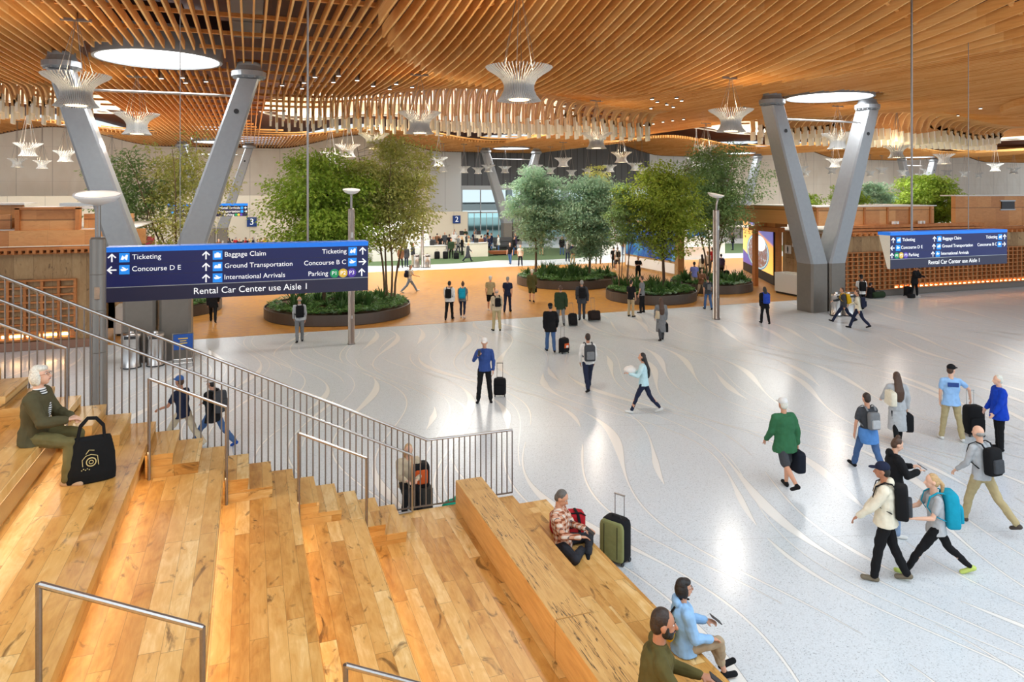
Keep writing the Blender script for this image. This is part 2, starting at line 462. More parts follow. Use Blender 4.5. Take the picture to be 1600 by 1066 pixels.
# wells, rims and glazing of the oval and the round skylights
wi = 1
for cx in (-18, 12, 42, 72):
    w = MB(); N = 56
    P = [(cx+11.6*cos(2*pi*k/N), 53+12.4*sin(2*pi*k/N)) for k in range(N)]
    vs = [(x, y, zout(x, y)+1.2) for x, y in P] + [(x, y, 13.9) for x, y in P]
    w.add(vs, [(k, (k+1) % N, N+(k+1) % N, N+k) for k in range(N)]); S('ceiling', w, M_litend_well)
    g = MB(); g.add([(x, y, 13.88) for x, y in P], [tuple(range(N-1, -1, -1))]); S('window_%d' % wi, g, M_skyw); wi += 1
for a, c in RINGS:
    if a < -20: continue
    w = MB(); w.lathe([(1.98, -.3), (2.08, -.3), (2.08, .6), (1.98, .6), (1.98, -.3)], 48, (a, c, 10.8), caps=False)
    S('ceiling', w, M_colsteel)
    g = MB(); g.lathe([(1.98, 0), (1.98, .03)], 48, (a, c, 10.56)); S('window_%d' % wi, g, M_sky); wi += 1
b = MB(); b.box(-.5, 13, 11.0, .35, 25.5, 11.6)
for y in (14, 17, 20, 23): b.box(-.54, y, 10.97, .39, y+.06, 11.64)
tag(b.build('air_duct', plain('galvanised_duct', (.35, .35, .34), .5, .4)), 'grey sheet metal air duct above the ceiling slats', 'duct')

# ------------------------------------------------------------------ V shaped columns
def vleg(side):
    m = MB(); secs = [(0, .56, .51, .56), (2.35, .56, .51, .56), (9.95, 2.95, .37, .44)]; vs = []
    for z, cx, hx, hy in secs:
        c = .09*hx/.5
        for x, y in ((-hx+c, -hy), (hx-c, -hy), (hx, -hy+c), (hx, hy-c), (hx-c, hy), (-hx+c, hy), (-hx, hy-c), (-hx, -hy+c)):
            vs.append((side*cx + x, y, z))
    fs = [tuple(range(7, -1, -1)), tuple(range(16, 24))]; ms = [0, 0]
    for i in range(2):
        for k in range(8): fs.append((i*8+k, i*8+(k+1) % 8, (i+1)*8+(k+1) % 8, (i+1)*8+k))
    m.mi = 0; m.add(vs, fs); m.m = [1 if (j < 10 and j != 1) else 0 for j in range(len(fs))]
    return m
def vcolumn(x, y, label):
    t = thing('v_column', label, 'column', (x, y, 0), group='V shaped columns under the round skylights')
    for s in (-1, 1):
        vleg(s).build('leg', [M_colsteel, M_colplate], t)
        m = MB(); M = Matrix.Translation((s*2.97, 0, 9.95))
        m.lathe([(.3, 0), (.42, .02), (.6, .12), (.6, .3), (.5, .34), (.42, .5), (.42, .62)], 28, M=M)
        for k in range(16): m.cbox((s*2.97+.52*cos(k*pi/8), .52*sin(k*pi/8), 10.03), .06, .06, .08)
        m.build('cap', M_colsteel, t)
        m = MB(); m.tube([(s*(2.55), -.475, 8.75), (s*2.55, -.4, 8.75)], .09, 12); m.build('access_port', M_black, t)
    m = MB(); m.tube([(-2.45, .1, 9.35), (2.45, .1, 9.35)], .035, 8); m.tube([(-2.45, -.1, 9.35), (2.45, -.1, 9.35)], .035, 8)
    m.build('tie_rod', M_steel, t)
for x, y, l in ((-3, 28, 'large grey steel V column behind the hanging sign on the left'), (26.5, 28, 'large grey steel V column beside the retail pod on the right'),
                (-3, 74, 'distant V column behind the leafy tree at far left'), (27, 74, 'distant V column in front of the glazed entrance doors'),
                (57, 74, 'distant V column behind the multi-stem trees on the right'), (87, 74, 'distant V column rising behind the right retail pod roof')):
    vcolumn(x, y, l)

# ------------------------------------------------------------------ tiered wooden seating
EDGE = {0: 5.0, 1: 4.05}
def E(k): return EDGE[k] if k in EDGE else 1.496 - .906*(k-2)
YN, YF = -3.0, 11.04
seat = thing('tiered_seating', 'honey coloured timber grandstand seating that steps up to the left', 'seating', (0, 0, 0))
for k in range(0, 12):
    z = .45*(k+1); x1 = E(k); x0 = E(k+1)-.15; yf = YF if k else 11.25
    m = MB(); 
    if k == 0: m.box(x0, YN, z-.1, x1, YF+.2, z)
    else: m.box(x0, YN, z-.1, x1, yf, z)
    m.build('tier', M_plank, seat)
    m = MB(); m.box(x1-.13, YN, z-.45+.001, x1-.09, yf-.02, z-.1)
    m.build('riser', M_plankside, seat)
    if k >= 2:
        m = MB(); m.box(x1-.085, YN, z-.13, x1-.05, 10.05, z-.102); m.build('led_strip', M_led, seat)
    if k in (6, 7):
        m = MB(); m.box(x1-.086, YN, z-.40, x1-.07, 10.0, z-.2); m.build('metal_channel', M_steel, seat, label='brushed metal channel along the foot of the riser')
m = MB(); m.box(E(12), YN, 0, E(3), YF-.02, .05); m.box(-9, YF-.04, 0, -8.4, YF, 4.0); m.build('base', M_dark, seat)
m = MB(); P = [(4.05, 0), (E(12), 0)] + [p for k in range(12, 0, -1) for p in ((E(k), .45*(k+1) if k < 12 else 5.3), (E(k), .45*k+.0))]
# side cheek under the outer edge
for k in range(1, 12): m.box(E(k+1), YF-.05, 0, E(k), YF-.01, .45*(k+1)-.1)
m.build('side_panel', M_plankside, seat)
m = MB(); m.box(4.1, 11.26, .0, 5.05, 12.0, .3); m.build('corner_step', M_plank, seat)
def stairs(y0, y1, label):
    t = thing('aisle_stairs', label, 'stairs')
    for k in range(1, 11):
        z = .45*(k+1); xe = E(k+1)
        for i, (w, dz) in enumerate(((.604, .15), (.302, .30))):
            m = MB(); zz = z + dz; b0 = z+.001 if i == 0 else z+.151
            m.add([(xe-.02, y0, b0), (xe+w-.012, y0, b0), (xe+w-.012, y1, b0), (xe-.02, y1, b0), (xe-.02, y0, zz), (xe+w, y0-.01, zz), (xe+w, y1, zz), (xe-.02, y1, zz), (xe+w, y0-.01, zz-.03), (xe+w, y1, zz-.03), (xe-.02, y0-.01, zz)],
                  [(0, 3, 2, 1), (10, 5, 6, 7, 4), (0, 1, 8, 5, 10), (1, 2, 9, 8), (8, 9, 6, 5), (2, 3, 7, 6, 9), (3, 0, 4, 7)])
            m.m[-7] = 1; m.m = [1 if j in (2, 3, 5) else 0 for j in range(7)]
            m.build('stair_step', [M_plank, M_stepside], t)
stairs(10.1, YF, 'timber stair steps climbing the seating beside the baluster railing')
stairs(4.05, 4.98, 'timber stair steps climbing the middle of the seating near the camera')
for i, (ya, yb, l) in enumerate(((7.02, 10.93, 'cracked solid timber bench block at the far end of the row'), (3.1, 7.0, 'cracked solid timber bench block in the middle of the row'), (-.9, 3.08, 'cracked solid timber bench block nearest the camera'))):
    m = MB(); m.box(3.05, ya, .901, 3.48, yb, 1.33)
    o = m.build('timber_bench_block', M_block, None, label=l, cat='bench', group='solid timber bench blocks')
    bv = o.modifiers.new('bevel', 'BEVEL'); bv.width = .008; bv.segments = 2
# ---- railing with balusters
rail = thing('baluster_railing', 'steel railing with thin vertical balusters beside the aisle stairs', 'railing')
YR = YF+.045; SL = .4967
def ztop(x): return 1.96 + SL*(2.63-min(x, 2.63))
m = MB(); m.tube([(-8.2, YR, ztop(-8.2)), (2.63, YR, 1.96), (4.06, YR, 1.96)], .021, 8); m.build('top_rail', M_steel, rail)
m = MB(); m.tube([(2.0, YR, .93), (4.06, YR, .93)], .014, 6); m.build('bottom_rail', M_steeld, rail)
x = 4.06; i = 0
while x > -5.0:
    st = .45 + SL*(4.05-.45-max(-9, min(x, 2.4)) - .05) if x < 2.4 else .93
    zb = .93 if x > 2.1 else .9 + SL*(1.9-x)-.25
    m = MB(); m.tube([(x, YR, zb), (x, YR, ztop(x)-.015)], .0105, 6); m.build('baluster', M_steeld, rail)
    x -= .0906; i += 1
m = MB(); m.tube([(-8, YR, .9+SL*(9.9)-.25), (2.1, YR, .82)], (.03, .012), 4); m.build('bottom_rail', M_steeld, rail)
# ---- wall handrail on the railing and the short aisle handrails
hr = thing('handrail', 'long steel handrail running inside the baluster railing', 'handrail')
m = MB(); xx = 2.37; yy = YR-.1; zt = 1.8
m.tube([(-8, yy, zt+SL*(xx+8)), (xx-.02, yy, zt+.005), (xx, yy, zt-.02), (xx, yy, .92), (xx-.3, yy, .92)], .019, 8); m.build('rail_tube', M_steel, hr)
m = MB()
for q in range(-6, 3):
    m = MB(); m.tube([(q-.2, yy, zt+SL*(xx-q+.2)-.02), (q-.2, YR-.01, zt+SL*(xx-q+.2)-.06)], .008, 6); m.build('bracket', M_steeld, hr)
def short_rail(ka, Y, label):
    """spans from the foot of tier ka to the foot of tier ka-1"""
    xa = E(ka)+.03; xb = E(ka-1)+.03; za = .45*ka; zb = za-.45
    t = thing('handrail', label, 'handrail', (0, 0, 0), group='short aisle handrails')
    m = MB(); m.tube([(xa, Y, za+1.28), (xb, Y, zb+1.28)], .02, 10); m.build('rail_tube', M_steel, t)
    for x, z in ((xa, za), (xb, zb)):
        m = MB(); m.tube([(x, Y, z+.001), (x, Y, z+1.285)], .019, 10); m.build('post', M_steeld, t)
short_rail(7, 10.06, 'short steel handrail highest up the aisle, behind the seated woman in olive')
short_rail(5, 10.06, 'short steel handrail halfway up the stairs by the baluster railing')
short_rail(3, 10.06, 'short steel handrail at the lower end of the stairs by the baluster railing')
short_rail(5, 5.03, 'short steel handrail standing alone on the seating at lower left')
short_rail(3, 5.03, 'short steel handrail cut by the bottom edge of the picture')
# ------------------------------------------------------------------ far walls
def membrane(name, c0, c1, step=3.05):
    t = NT(name); X = t.xyz(t.coord()); co = t.coord()
    n1 = t.noise(t.comb(X[0], t.m('MULTIPLY', X[2], .35)), .9, 4, .55, .6)
    c = t.mix(n1, c0, c1)
    f = t.m('FRACT', t.m('DIVIDE', X[0], step)); s1 = t.m('LESS_THAN', f, .02)
    f2 = t.m('FRACT', t.m('DIVIDE', X[2], 3.4)); s2 = t.m('LESS_THAN', f2, .012)
    c = t.mix(t.m('MULTIPLY', t.m('MAXIMUM', s1, t.m('MULTIPLY', s2, .5)), .45), c, tuple(x*.4 for x in c0))
    t.set(col=c, rough=.7, normal=t.bump(n1, .5, .15)); return t.mat
M_membrane = membrane('wall_membrane', srgb(220, 208, 190), srgb(242, 236, 224))
M_louvre = None
def corr(name, c, step, wd=.15):
    t = NT(name); X = t.xyz(t.coord()); f = t.m('FRACT', t.m('DIVIDE', X[0], step)); s1 = t.m('LESS_THAN', f, wd)
    t.set(col=t.mix(s1, c, tuple(x*.6 for x in c)), rough=.5, metal=.2); return t.mat
M_greypanel = corr('dark_corrugated_panel', srgb(92, 94, 96), .9)
M_palepanel = corr('pale_wall_panel', srgb(214, 216, 214), 2.4, .02)
M_cream = corr('cream_partition', srgb(226, 216, 196), 3.0, .012)
M_frame = plain('aluminium_frame', srgb(176, 180, 182), .4, .5)
M_glass = None
def glassmat(name, col=(.85, .95, .94)):
    t = NT(name); t.b.inputs['Transmission Weight'].default_value = 1; t.b.inputs['IOR'].default_value = 1.02; t.set(col=col, rough=.0); return t.mat
M_glass = glassmat('clear_glazing'); M_glasst = glassmat('teal_glazing', (.55, .85, .82))
YW = 82.0
def topc(x): return zout(x, YW)+.35
def wallseg(name, x0, x1, z0, z1, mat, th=.3, y=YW):
    b = MB()
    if z1 is None:
        n = max(2, int((x1-x0)/1.0)); xs = [x0+(x1-x0)*i/n for i in range(n+1)]
        vs = []
        for x in xs: vs += [(x, y, z0), (x, y, topc(x)), (x, y+th, z0), (x, y+th, topc(x))]
        fs = []
        for i in range(n):
            a = 4*i; c = a+4; fs += [(a, c, c+1, a+1), (a+2, a+3, c+3, c+2), (a+1, c+1, c+3, a+3), (a, a+2, c+2, c)]
        fs += [(0, 1, 3, 2), (4*n, 4*n+2, 4*n+3, 4*n+1)]; b.add(vs, fs)
    else: b.box(x0, y, z0, x1, y+th, z1)
    return S(name, b, mat)
wallseg('wall_back', -40, 19.8, 0, None, M_membrane)
wallseg('wall_back', 19.8, 23.6, 3.4, None, M_palepanel)
wallseg('wall_back', 23.6, 49.2, 6.45, None, M_greypanel)
wallseg('wall_back', 49.2, 60.0, 0, None, M_palepanel)
wallseg('wall_back', 60.0, 124, 0, None, M_membrane)
b = MB(); b.tube([(x, YW-.05, topc(x)-.3) for x in [-39+i for i in range(160)]], .09, 6); S('trim_1', b, plain('brown_trim', srgb(104, 66, 40), .6))
b = MB(); b.box(23.6, YW-.1, 6.0, 49.2, YW+.4, 6.5); S('trim_2', b, M_frame)
# glazed front: upper transom glazing, doors
fr = MB()
for i in range(0, 12):
    x = 23.7+i*2.31; fr.box(x-.05, YW, 0, x+.05, YW+.15, 6.0)
fr.box(23.6, YW, 3.2, 49.2, YW+.15, 3.35); fr.box(23.6, YW, .0, 49.2, YW+.15, .12)
for i in range(11):
    for q in (.33, .66): 
        x = 23.7+(i+q)*2.31
        fr.box(x-.03, YW+.02, 0, x+.03, YW+.1, 3.2)
S('window_20', fr, M_frame)
b = MB(); b.box(23.7, YW+.06, 3.35, 49.1, YW+.08, 6.0); S('window_21', b, M_glass)
b = MB(); b.box(23.7, YW+.06, .12, 49.1, YW+.08, 3.2); S('door_1', b, M_glasst)
# parking structure and planting outside the glass
pk = MB()
for z in (3.0, 6.4, 9.8): pk.box(-20, 100, z, 90, 118, z+.9)
for x in range(-18, 90, 9): pk.box(x, 100.4, -.02, x+.8, 101.2, 10)
tag(pk.build('parking_structure', plain('pale_concrete', srgb(205, 208, 206), .8)), 'pale concrete parking structure seen outside through the far glazing', 'building')
# cream partitions in front of the back wall carrying the aisle number boards
b = MB(); b.box(10.5, 76, 0, 22.6, 76.25, 3.6); S('wall_partition', b, M_cream)
b = MB(); b.box(-28, 78, 0, 5.0, 78.25, 5.4); S('wall_partition', b, M_cream)
# ------------------------------------------------------------------ round planters with trees
M_rim = plain('planter_rim_steel', srgb(92, 84, 78), .45, .6)
M_soil = plain('mulch_soil', srgb(96, 70, 48), .95, var=.25, scale=40, bump=.4)
M_bark = plain('grey_brown_bark', srgb(112, 92, 72), .9, var=.2, scale=18, bump=.5)
M_barkd = plain('dark_brown_bark', srgb(86, 66, 50), .9, var=.2, scale=18, bump=.5)
def leafmat(name, a, b, rough=.5, tr=.35):
    if name in MATS: return MATS[name]
    t = NT(name); co = t.coord(); r = t.noise(co, 1.6, 2); w = t.n('ShaderNodeTexWhiteNoise', {0: t.n('ShaderNodeVectorMath', {0: co, 1: (7.0, 7.0, 7.0)}, operation='MULTIPLY').outputs[0]}, noise_dimensions='3D').outputs[0]
    f = t.m('ADD', t.m('MULTIPLY', r, .8), t.m('MULTIPLY', t.noise(co, 14, 1), .35)); c = t.ramp(f, [(.25, a), (.85, b)])
    t.set(col=c, rough=rough, spec=.35); t.b.inputs['Subsurface Weight'].default_value = 0
    tb = t.n('ShaderNodeBsdfTranslucent', {'Color': c}).outputs[0]; mx = t.n('ShaderNodeMixShader', {0: tr}); L = t.t.links
    L.new(t.b.outputs[0], mx.inputs[1]); L.new(tb, mx.inputs[2]); L.new(mx.outputs[0], t.t.nodes['Material Output'].inputs[0]); return t.mat
LF = {'bright': leafmat('bright_leaves', srgb(104, 142, 42), srgb(196, 220, 96)),
      'olive': leafmat('olive_leaves', srgb(140, 154, 74), srgb(220, 220, 136)),
      'blue': leafmat('blue_green_leaves', srgb(110, 156, 124), srgb(200, 228, 198)),
      'moss': leafmat('moss_green_leaves', srgb(100, 128, 42), srgb(190, 204, 84)),
      'deep': leafmat('deep_green_leaves', srgb(78, 116, 66), srgb(164, 190, 122)),
      'ground': leafmat('ground_cover_leaves', srgb(52, 88, 42), srgb(130, 170, 96)),
      'silver': leafmat('silvery_ground_leaves', srgb(100, 140, 104), srgb(190, 216, 184)),
      'strap': leafmat('strap_leaves', srgb(36, 64, 32), srgb(84, 120, 60))}
def leaf_quad(mb, p, d, up, L, Wd):
    """a pointed folded leaf at p along d"""
    s = d.cross(up)
    if s.length < 1e-4: s = d.orthogonal()
    s.normalize(); n = s.cross(d).normalized()
    a = p; m1 = p + d*(L*.45) + n*(L*.06); t = p + d*L - n*(L*.08)
    mb.add([a, m1 + s*Wd*.5 , t, m1 - s*Wd*.5], [(0, 1, 2), (0, 2, 3)])
def tree(label, x, y, zt, rx, seed, leaf, n_stems=1, zb=2.2, leaves=9000, lsize=.11, z0=.42, bark=None, r0=.09, group=None, lean=.12, sparse=0.0, name='indoor_tree', lump=.35, shape=1.0):
    """crown is a lumpy ellipsoid from zb to zt (heights above the floor) of half width rx"""
    Rn = random.Random(seed); t = thing(name, label, 'tree', (x, y, z0), group=group)
    bark = bark or M_bark; h = zt-z0; cz = (zb+zt)/2-z0; rz = (zt-zb)/2; stems = []
    for s in range(n_stems):
        ang = Rn.uniform(0, 2*pi) if n_stems == 1 else 2*pi*s/n_stems + Rn.uniform(-.4, .4)
        bs = 0 if n_stems == 1 else .3*Rn.uniform(.6, 1.3); ln = rx*(.15 if n_stems == 1 else .62)*lean/.12
        hh = h*Rn.uniform(.80, .93); pts = []; N = 9
        for i in range(N):
            f = i/(N-1); pts.append(Vector((cos(ang)*(bs+ln*f**1.3) + .07*sin(f*7+seed+s), sin(ang)*(bs+ln*f**1.3) + .07*cos(f*6+s), hh*f)))
        rs0 = r0*(1 if n_stems == 1 else .66)
        mb = MB(); mb.tube([pts[0]-Vector((0, 0, .1))]+pts, [rs0*1.25]+[rs0*(1-.8*i/(N-1)) for i in range(N)], 8); stems.append((pts, rs0, mb))
    tips = []; nt = int(60 + leaves/170)
    k = 0
    while len(tips) < nt and k < 9000:
        k += 1
        d = Vector((Rn.gauss(0, 1), Rn.gauss(0, 1), Rn.gauss(0, 1))).normalized(); q = Rn.random()**.42
        L = 1 - lump*(.5-.9*noise.noise(d*1.9 + Vector((seed, 0, 0))))
        p = Vector((d.x*rx*q*L, d.y*rx*q*L, cz + d.z*rz*q))
        if d.z < 0: p.x *= 1-.25*abs(d.z)*shape; p.y *= 1-.25*abs(d.z)*shape
        if d.z > 0: p.x *= 1-.15*d.z*shape; p.y *= 1-.15*d.z*shape
        if Rn.random() < sparse: continue
        tips.append(p)
    for p in tips:
        best = None
        for pts, rs0, mb in stems:
            zz = max(zb-z0-.4, p.z - .45*hypot(p.x, p.y) - .15); f = max(.05, min(.97, zz/max(.1, pts[-1].z)))*(len(pts)-1)
            i0 = min(len(pts)-2, int(f)); b0 = pts[i0].lerp(pts[i0+1], f-i0); dd = (b0-p).length
            if best is None or dd < best[0]: best = (dd, b0, rs0, mb, f/(len(pts)-1))
        dd, b0, rs0, mb, f = best
        br = .008 + rs0*.32*(1-f)*Rn.uniform(.4, 1)
        m = b0.lerp(p, .5) + Vector((Rn.uniform(-.1, .1), Rn.uniform(-.1, .1), Rn.uniform(-.12, .05)*dd))
        mb.tube([b0, m, p], [br, br*.6, .005], 4, caps=False)
    for pts, rs0, mb in stems: mb.build('trunk', bark, t, True)
    lb = MB(); per = max(8, int(leaves*.8/len(tips))); cr0 = .27*(rx*rx*rz)**(1/3)*(1.0 if not sparse else .8)
    for e in tips:
        cr = cr0*Rn.uniform(.7, 1.2)
        for q in range(per):
            d = Vector((Rn.gauss(0, 1), Rn.gauss(0, 1), Rn.gauss(0, .8)))
            d = d.normalized()*Rn.random()**.4; p = e + Vector((d.x*cr*1.2, d.y*cr*1.2, d.z*cr*.55))
            o = Vector((d.x+Rn.gauss(0, .5), d.y+Rn.gauss(0, .5), -.25+Rn.gauss(0, .4))).normalized()
            leaf_quad(lb, p, o, Vector((Rn.gauss(0, .35), Rn.gauss(0, .35), 1)).normalized(), lsize*Rn.uniform(1.1, 1.9), lsize*.85)
    lb.build('foliage', LF[leaf], t); return t
def strap_plant(Rn, h):
    mb = MB()
    for i in range(13):
        a = Rn.uniform(0, 2*pi); l = h*Rn.uniform(.7, 1.15); lean = Rn.uniform(.15, .65); w = .05
        pts = []; 
        for k in range(5):
            f = k/4; r = .04 + lean*l*f**1.5; pts.append(Vector((cos(a)*r, sin(a)*r, l*f*(1-.25*lean*f))))
        s = Vector((-sin(a), cos(a), 0)); vs = []
        for k, p in enumerate(pts):
            ww = w*(.7, 1.0, .95, .6, .08)[k]; vs += [p - s*ww, p + Vector((0, 0, -.015)), p + s*ww]
        mb.add(vs, [(3*k+j, 3*k+j+1, 3*k+4+j, 3*k+3+j) for k in range(4) for j in (0, 1)])
    return mb
RP = random.Random(3)
STRAPS = [strap_plant(RP, .75).mesh('strap_plant', LF['strap']) for _ in range(4)]
def ground_patch(mb, Rn, pts, hgt, ls, dens, inside):
    x0, y0, x1, y1 = pts
    for i in range(dens):
        x = Rn.uniform(x0, x1); y = Rn.uniform(y0, y1)
        if not inside(x, y): continue
        hh = hgt*(.55+.45*noise.noise(Vector((x*1.4, y*1.4, 0)))) + .05
        a = Rn.uniform(0, 2*pi)
        for q in range(5):
            aa = a + q*1.26; d = Vector((cos(aa), sin(aa), Rn.uniform(.0, .9))).normalized()
            leaf_quad(mb, Vector((x, y, hh*Rn.uniform(.5, 1))), d, Vector((0, 0, 1)), ls*Rn.uniform(.7, 1.3), ls*.55)
def planter(x, y, r, label, seed, straps, plabel, dens=1500):
    Rn = random.Random(seed); t = thing('round_planter', label, 'planter', (x, y, 0))
    m = MB(); m.lathe([(r-.02, .006), (r, .03), (r, .5), (r-.05, .5), (r-.05, .3)], 72, caps=False); m.build('rim', M_rim, t)
    m = MB(); m.lathe([(r-.05, .01), (r-.05, .40), (r*.6, .44), (.01, .46)], 48, caps=True); m.build('soil', M_soil, t)
    g = MB(); ground_patch(g, Rn, (-r, -r, r, r), .28, .17, dens, lambda a, b: a*a+b*b < (r-.15)**2 and noise.noise(Vector((a*.6+seed, b*.6, 1))) > -.28)
    g.v = [(a, b, c+.42) for a, b, c in g.v]
    o = g.build('ground_cover', LF['ground'], None, loc=(x, y, 0)); tag(o, 'low leafy ground cover filling ' + plabel, 'plants', kind='stuff')
    g = MB(); ground_patch(g, Rn, (-r, -r, r, r), .2, .13, dens//2, lambda a, b: (r-.8)**2 < a*a+b*b < (r-.1)**2 and noise.noise(Vector((a*.7+seed*3, b*.7, 5))) > .02)
    g.v = [(a, b, c+.45) for a, b, c in g.v]
    o = g.build('ground_cover', LF['silver'], None, loc=(x, y, 0)); tag(o, 'silvery edging foliage around ' + plabel, 'plants', kind='stuff')
    for i in range(straps):
        a = Rn.uniform(0, 2*pi); q = r*sqrt(Rn.random())*.82
        o = link('strap_leaf_plant', STRAPS[i % 4], None, (x+q*cos(a), y+q*sin(a), .43), Rn.uniform(0, 6.28)); o.scale = (1, 1, Rn.uniform(.75, 1.25))
        tag(o, 'dark strap-leaved plant growing in ' + plabel, 'plant', 'strap-leaved plants in ' + plabel)
planter(4.0, 35.1, 3.4, 'large round dark planter with trees behind the left lamp post', 11, 30, 'the large round planter behind the left hanging sign', 2600)
planter(-4.2, 38.9, 2.9, 'round planter partly hidden behind the left V column', 12, 12, 'the round planter behind the left V column', 1500)
planter(19.0, 41.7, 3.2, 'round planter with two blue-green trees at the middle of the hall', 13, 34, 'the round planter at the middle of the hall', 2400)
planter(20.6, 34.2, 2.45, 'round planter with one moss-green tree beside the standing couple', 14, 22, 'the round planter beside the standing couple', 1900)
planter(26.0, 36.3, 2.4, 'round planter with multi-stem trees behind the right lamp post', 15, 18, 'the round planter behind the right lamp post', 1600)
tree('broad bright green tree left in the large round planter', 3.3, 35.2, 8.1, 3.1, 21, 'bright', 1, 1.5, 36000, .13, bark=M_barkd)
tree('taller airy olive-green tree with several slim stems in the large round planter', 6.6, 35.5, 8.75, 3.1, 22, 'olive', 4, 3.0, 22000, .12, lean=.09, lump=.6)
tree('thin airy tree behind the left V column', -3.2, 38.9, 8.7, 3.6, 23, 'olive', 5, 2.2, 9500, .12, lean=.13, sparse=.3, lump=.8)
tree('second thin green tree behind the left V column, further left', -5.6, 38.9, 8.3, 2.0, 24, 'deep', 3, 2.6, 6500, .12, lean=.1, lump=.8)
tree('blue-green tree at the left side of the middle planter', 17.3, 42.8, 7.6, 2.2, 25, 'blue', 1, 2.1, 20000, .13, bark=M_bark, lump=.5)
tree('blue-green tree at the right side of the middle planter', 20.1, 40.8, 7.2, 3.0, 26, 'blue', 1, 1.8, 26000, .13, bark=M_bark, lump=.5)
tree('moss-green tree with layered branches beside the standing couple', 21.3, 34.0, 7.45, 2.9, 27, 'moss', 1, 2.3, 25000, .12, bark=M_barkd, lump=.6)
tree('slim bamboo-like tree at the left side of the near planter', 19.3, 34.9, 6.4, 1.1, 28, 'deep', 4, 2.6, 5000, .11, lean=.09, r0=.05)
tree('tall dark green tree with slim stems behind the right lamp post', 26.2, 36.4, 8.8, 3.5, 29, 'deep', 4, 2.7, 28000, .11, lean=.09, bark=M_bark, lump=.7)
tree('slender olive tree far behind, between the two planters', 26.3, 51.6, 8.3, 1.2, 30, 'olive', 2, 3.0, 5500, .13, lean=.05, z0=0.0)
# trees and bushes on the roofs of the retail pods
tree('large bright green tree standing on the right retail pod roof', 45.2, 37.8, 7.2, 2.9, 31, 'bright', 1, 2.9, 20000, .15, z0=3.5, bark=M_barkd, name='roof_tree', lump=.5)
tree('round green bush on the right retail pod roof beside the V column', 34.9, 34.6, 6.35, 1.15, 32, 'bright', 1, 4.0, 6500, .12, z0=3.8, name='roof_tree')
tree('feathery blue-green bush on the right retail pod roof', 40.3, 37.8, 6.5, 1.6, 33, 'blue', 2, 4.2, 7500, .13, z0=3.7, name='roof_tree')
tree('low green shrub on the pod roof behind the right V column', 31.6, 34.6, 5.7, 1.6, 34, 'bright', 2, 4.3, 3000, .11, z0=3.8, name='roof_tree')

# ------------------------------------------------------------------ pendant lamps
M_fin = plain('white_lamp_fins', srgb(204, 204, 202), .5)
M_bulb = plain('lamp_glow', (1, .82, .55), .5, emit=2.5, ecol=(1, .78, .48))
def pendant_meshes(nf):
    fins = MB(); prof = [(r*.93, z*.82) for r, z in [(.92, .02), (.86, -.06), (.66, -.20), (.50, -.34), (.44, -.46), (.41, -.56), (.42, -.70), (.48, -.86), (.60, -1.02)]]
    for k in range(nf):
        a = 2*pi*k/nf; c, s_ = cos(a), sin(a); vs = []
        for r, z in prof:
            w = .06 if nf > 40 else .08
            t = .008 if nf > 40 else .03
            for rr in (r, r-w): 
                for q in (-1, 1): vs.append((c*rr - s_*q*t, s_*rr + c*q*t, z*1.0))
        fs = []
        for i in range(len(prof)-1):
            A = 4*i; B = A+4; fs += [(A, A+1, B+1, B), (A+2, B+2, B+3, A+3), (A, B, B+2, A+2), (A+1, A+3, B+3, B+1)]
        fs += [(0, 2, 3, 1), (4*len(prof)-4, 4*len(prof)-3, 4*len(prof)-1, 4*len(prof)-2)]
        fins.add(vs, fs)
    bo = MB(); bo.lathe([(.27, -.36), (.30, -.34), (.32, -.38), (.32, -.77), (.30, -.80), (.25, -.79)], 20)
    gl = MB(); gl.lathe([(.25, -.33), (.25, -.35)], 20); gl.lathe([(.25, -.82), (.25, -.805)], 20)
    return fins.mesh('shade', M_fin), bo.mesh('drum', M_white), gl.mesh('diffuser', M_bulb)
PM = pendant_meshes(56); PMS = pendant_meshes(26)
def pendant(px, py, label, z=9.0):
    p = at(px, py, z); d = dep(p); A = PM if d < 45 else PMS; sc_ = 1.0
    if p.y > 76: k = 76/p.y*random.Random(int(px)).uniform(.9, 1.0); p = atd(px, py, d*k); sc_ = k; d = d*k
    t = thing('pendant_lamp', label, 'pendant lamp', p, group='spool shaped pendant lamps'); t.scale = (sc_,)*3
    link('shade', A[0], t); link('drum', A[1], t); link('diffuser', A[2], t)
    zr = zc(p.x, p.y)+.2 if not skyhole(p.x, p.y) else 13.85; H = (zr - p.z)/sc_; zj = min(2.1, H*.8)
    if not skyhole(p.x, p.y):
        m = MB(); m.cbox((0, 0, H-.2/sc_), .75, .07, .08); m.build('ceiling_mount', M_steeld, t)
    for k in range(6 if d < 60 else 4):
        m = MB(); a = 2*pi*k/(6 if d < 60 else 4)+.3; w = .007 if d < 45 else .012
        m.tube([(.5*cos(a), .5*sin(a), -.3), (.05*cos(a), .05*sin(a), zj), (.04*cos(a), .04*sin(a), H)], w, 4); m.build('cable', M_steeld, t)
    if d < 60:
        la = bpy.data.lights.new('lamp_downlight', 'AREA'); la.shape = 'DISK'; la.size = .5; la.energy = 160 if d < 45 else 100; la.color = (1, .93, .82)
        oa = bpy.data.objects.new('lamp_downlight', la); COL.objects.link(oa); oa.location = (p.x, p.y, p.z-.86)
        l = bpy.data.lights.new('lamp_glow', 'POINT'); l.energy = 75; l.color = (1, .80, .52); l.shadow_soft_size = .2
        o = bpy.data.objects.new('lamp_glow', l); COL.objects.link(o); o.location = (p.x, p.y, p.z+.05)
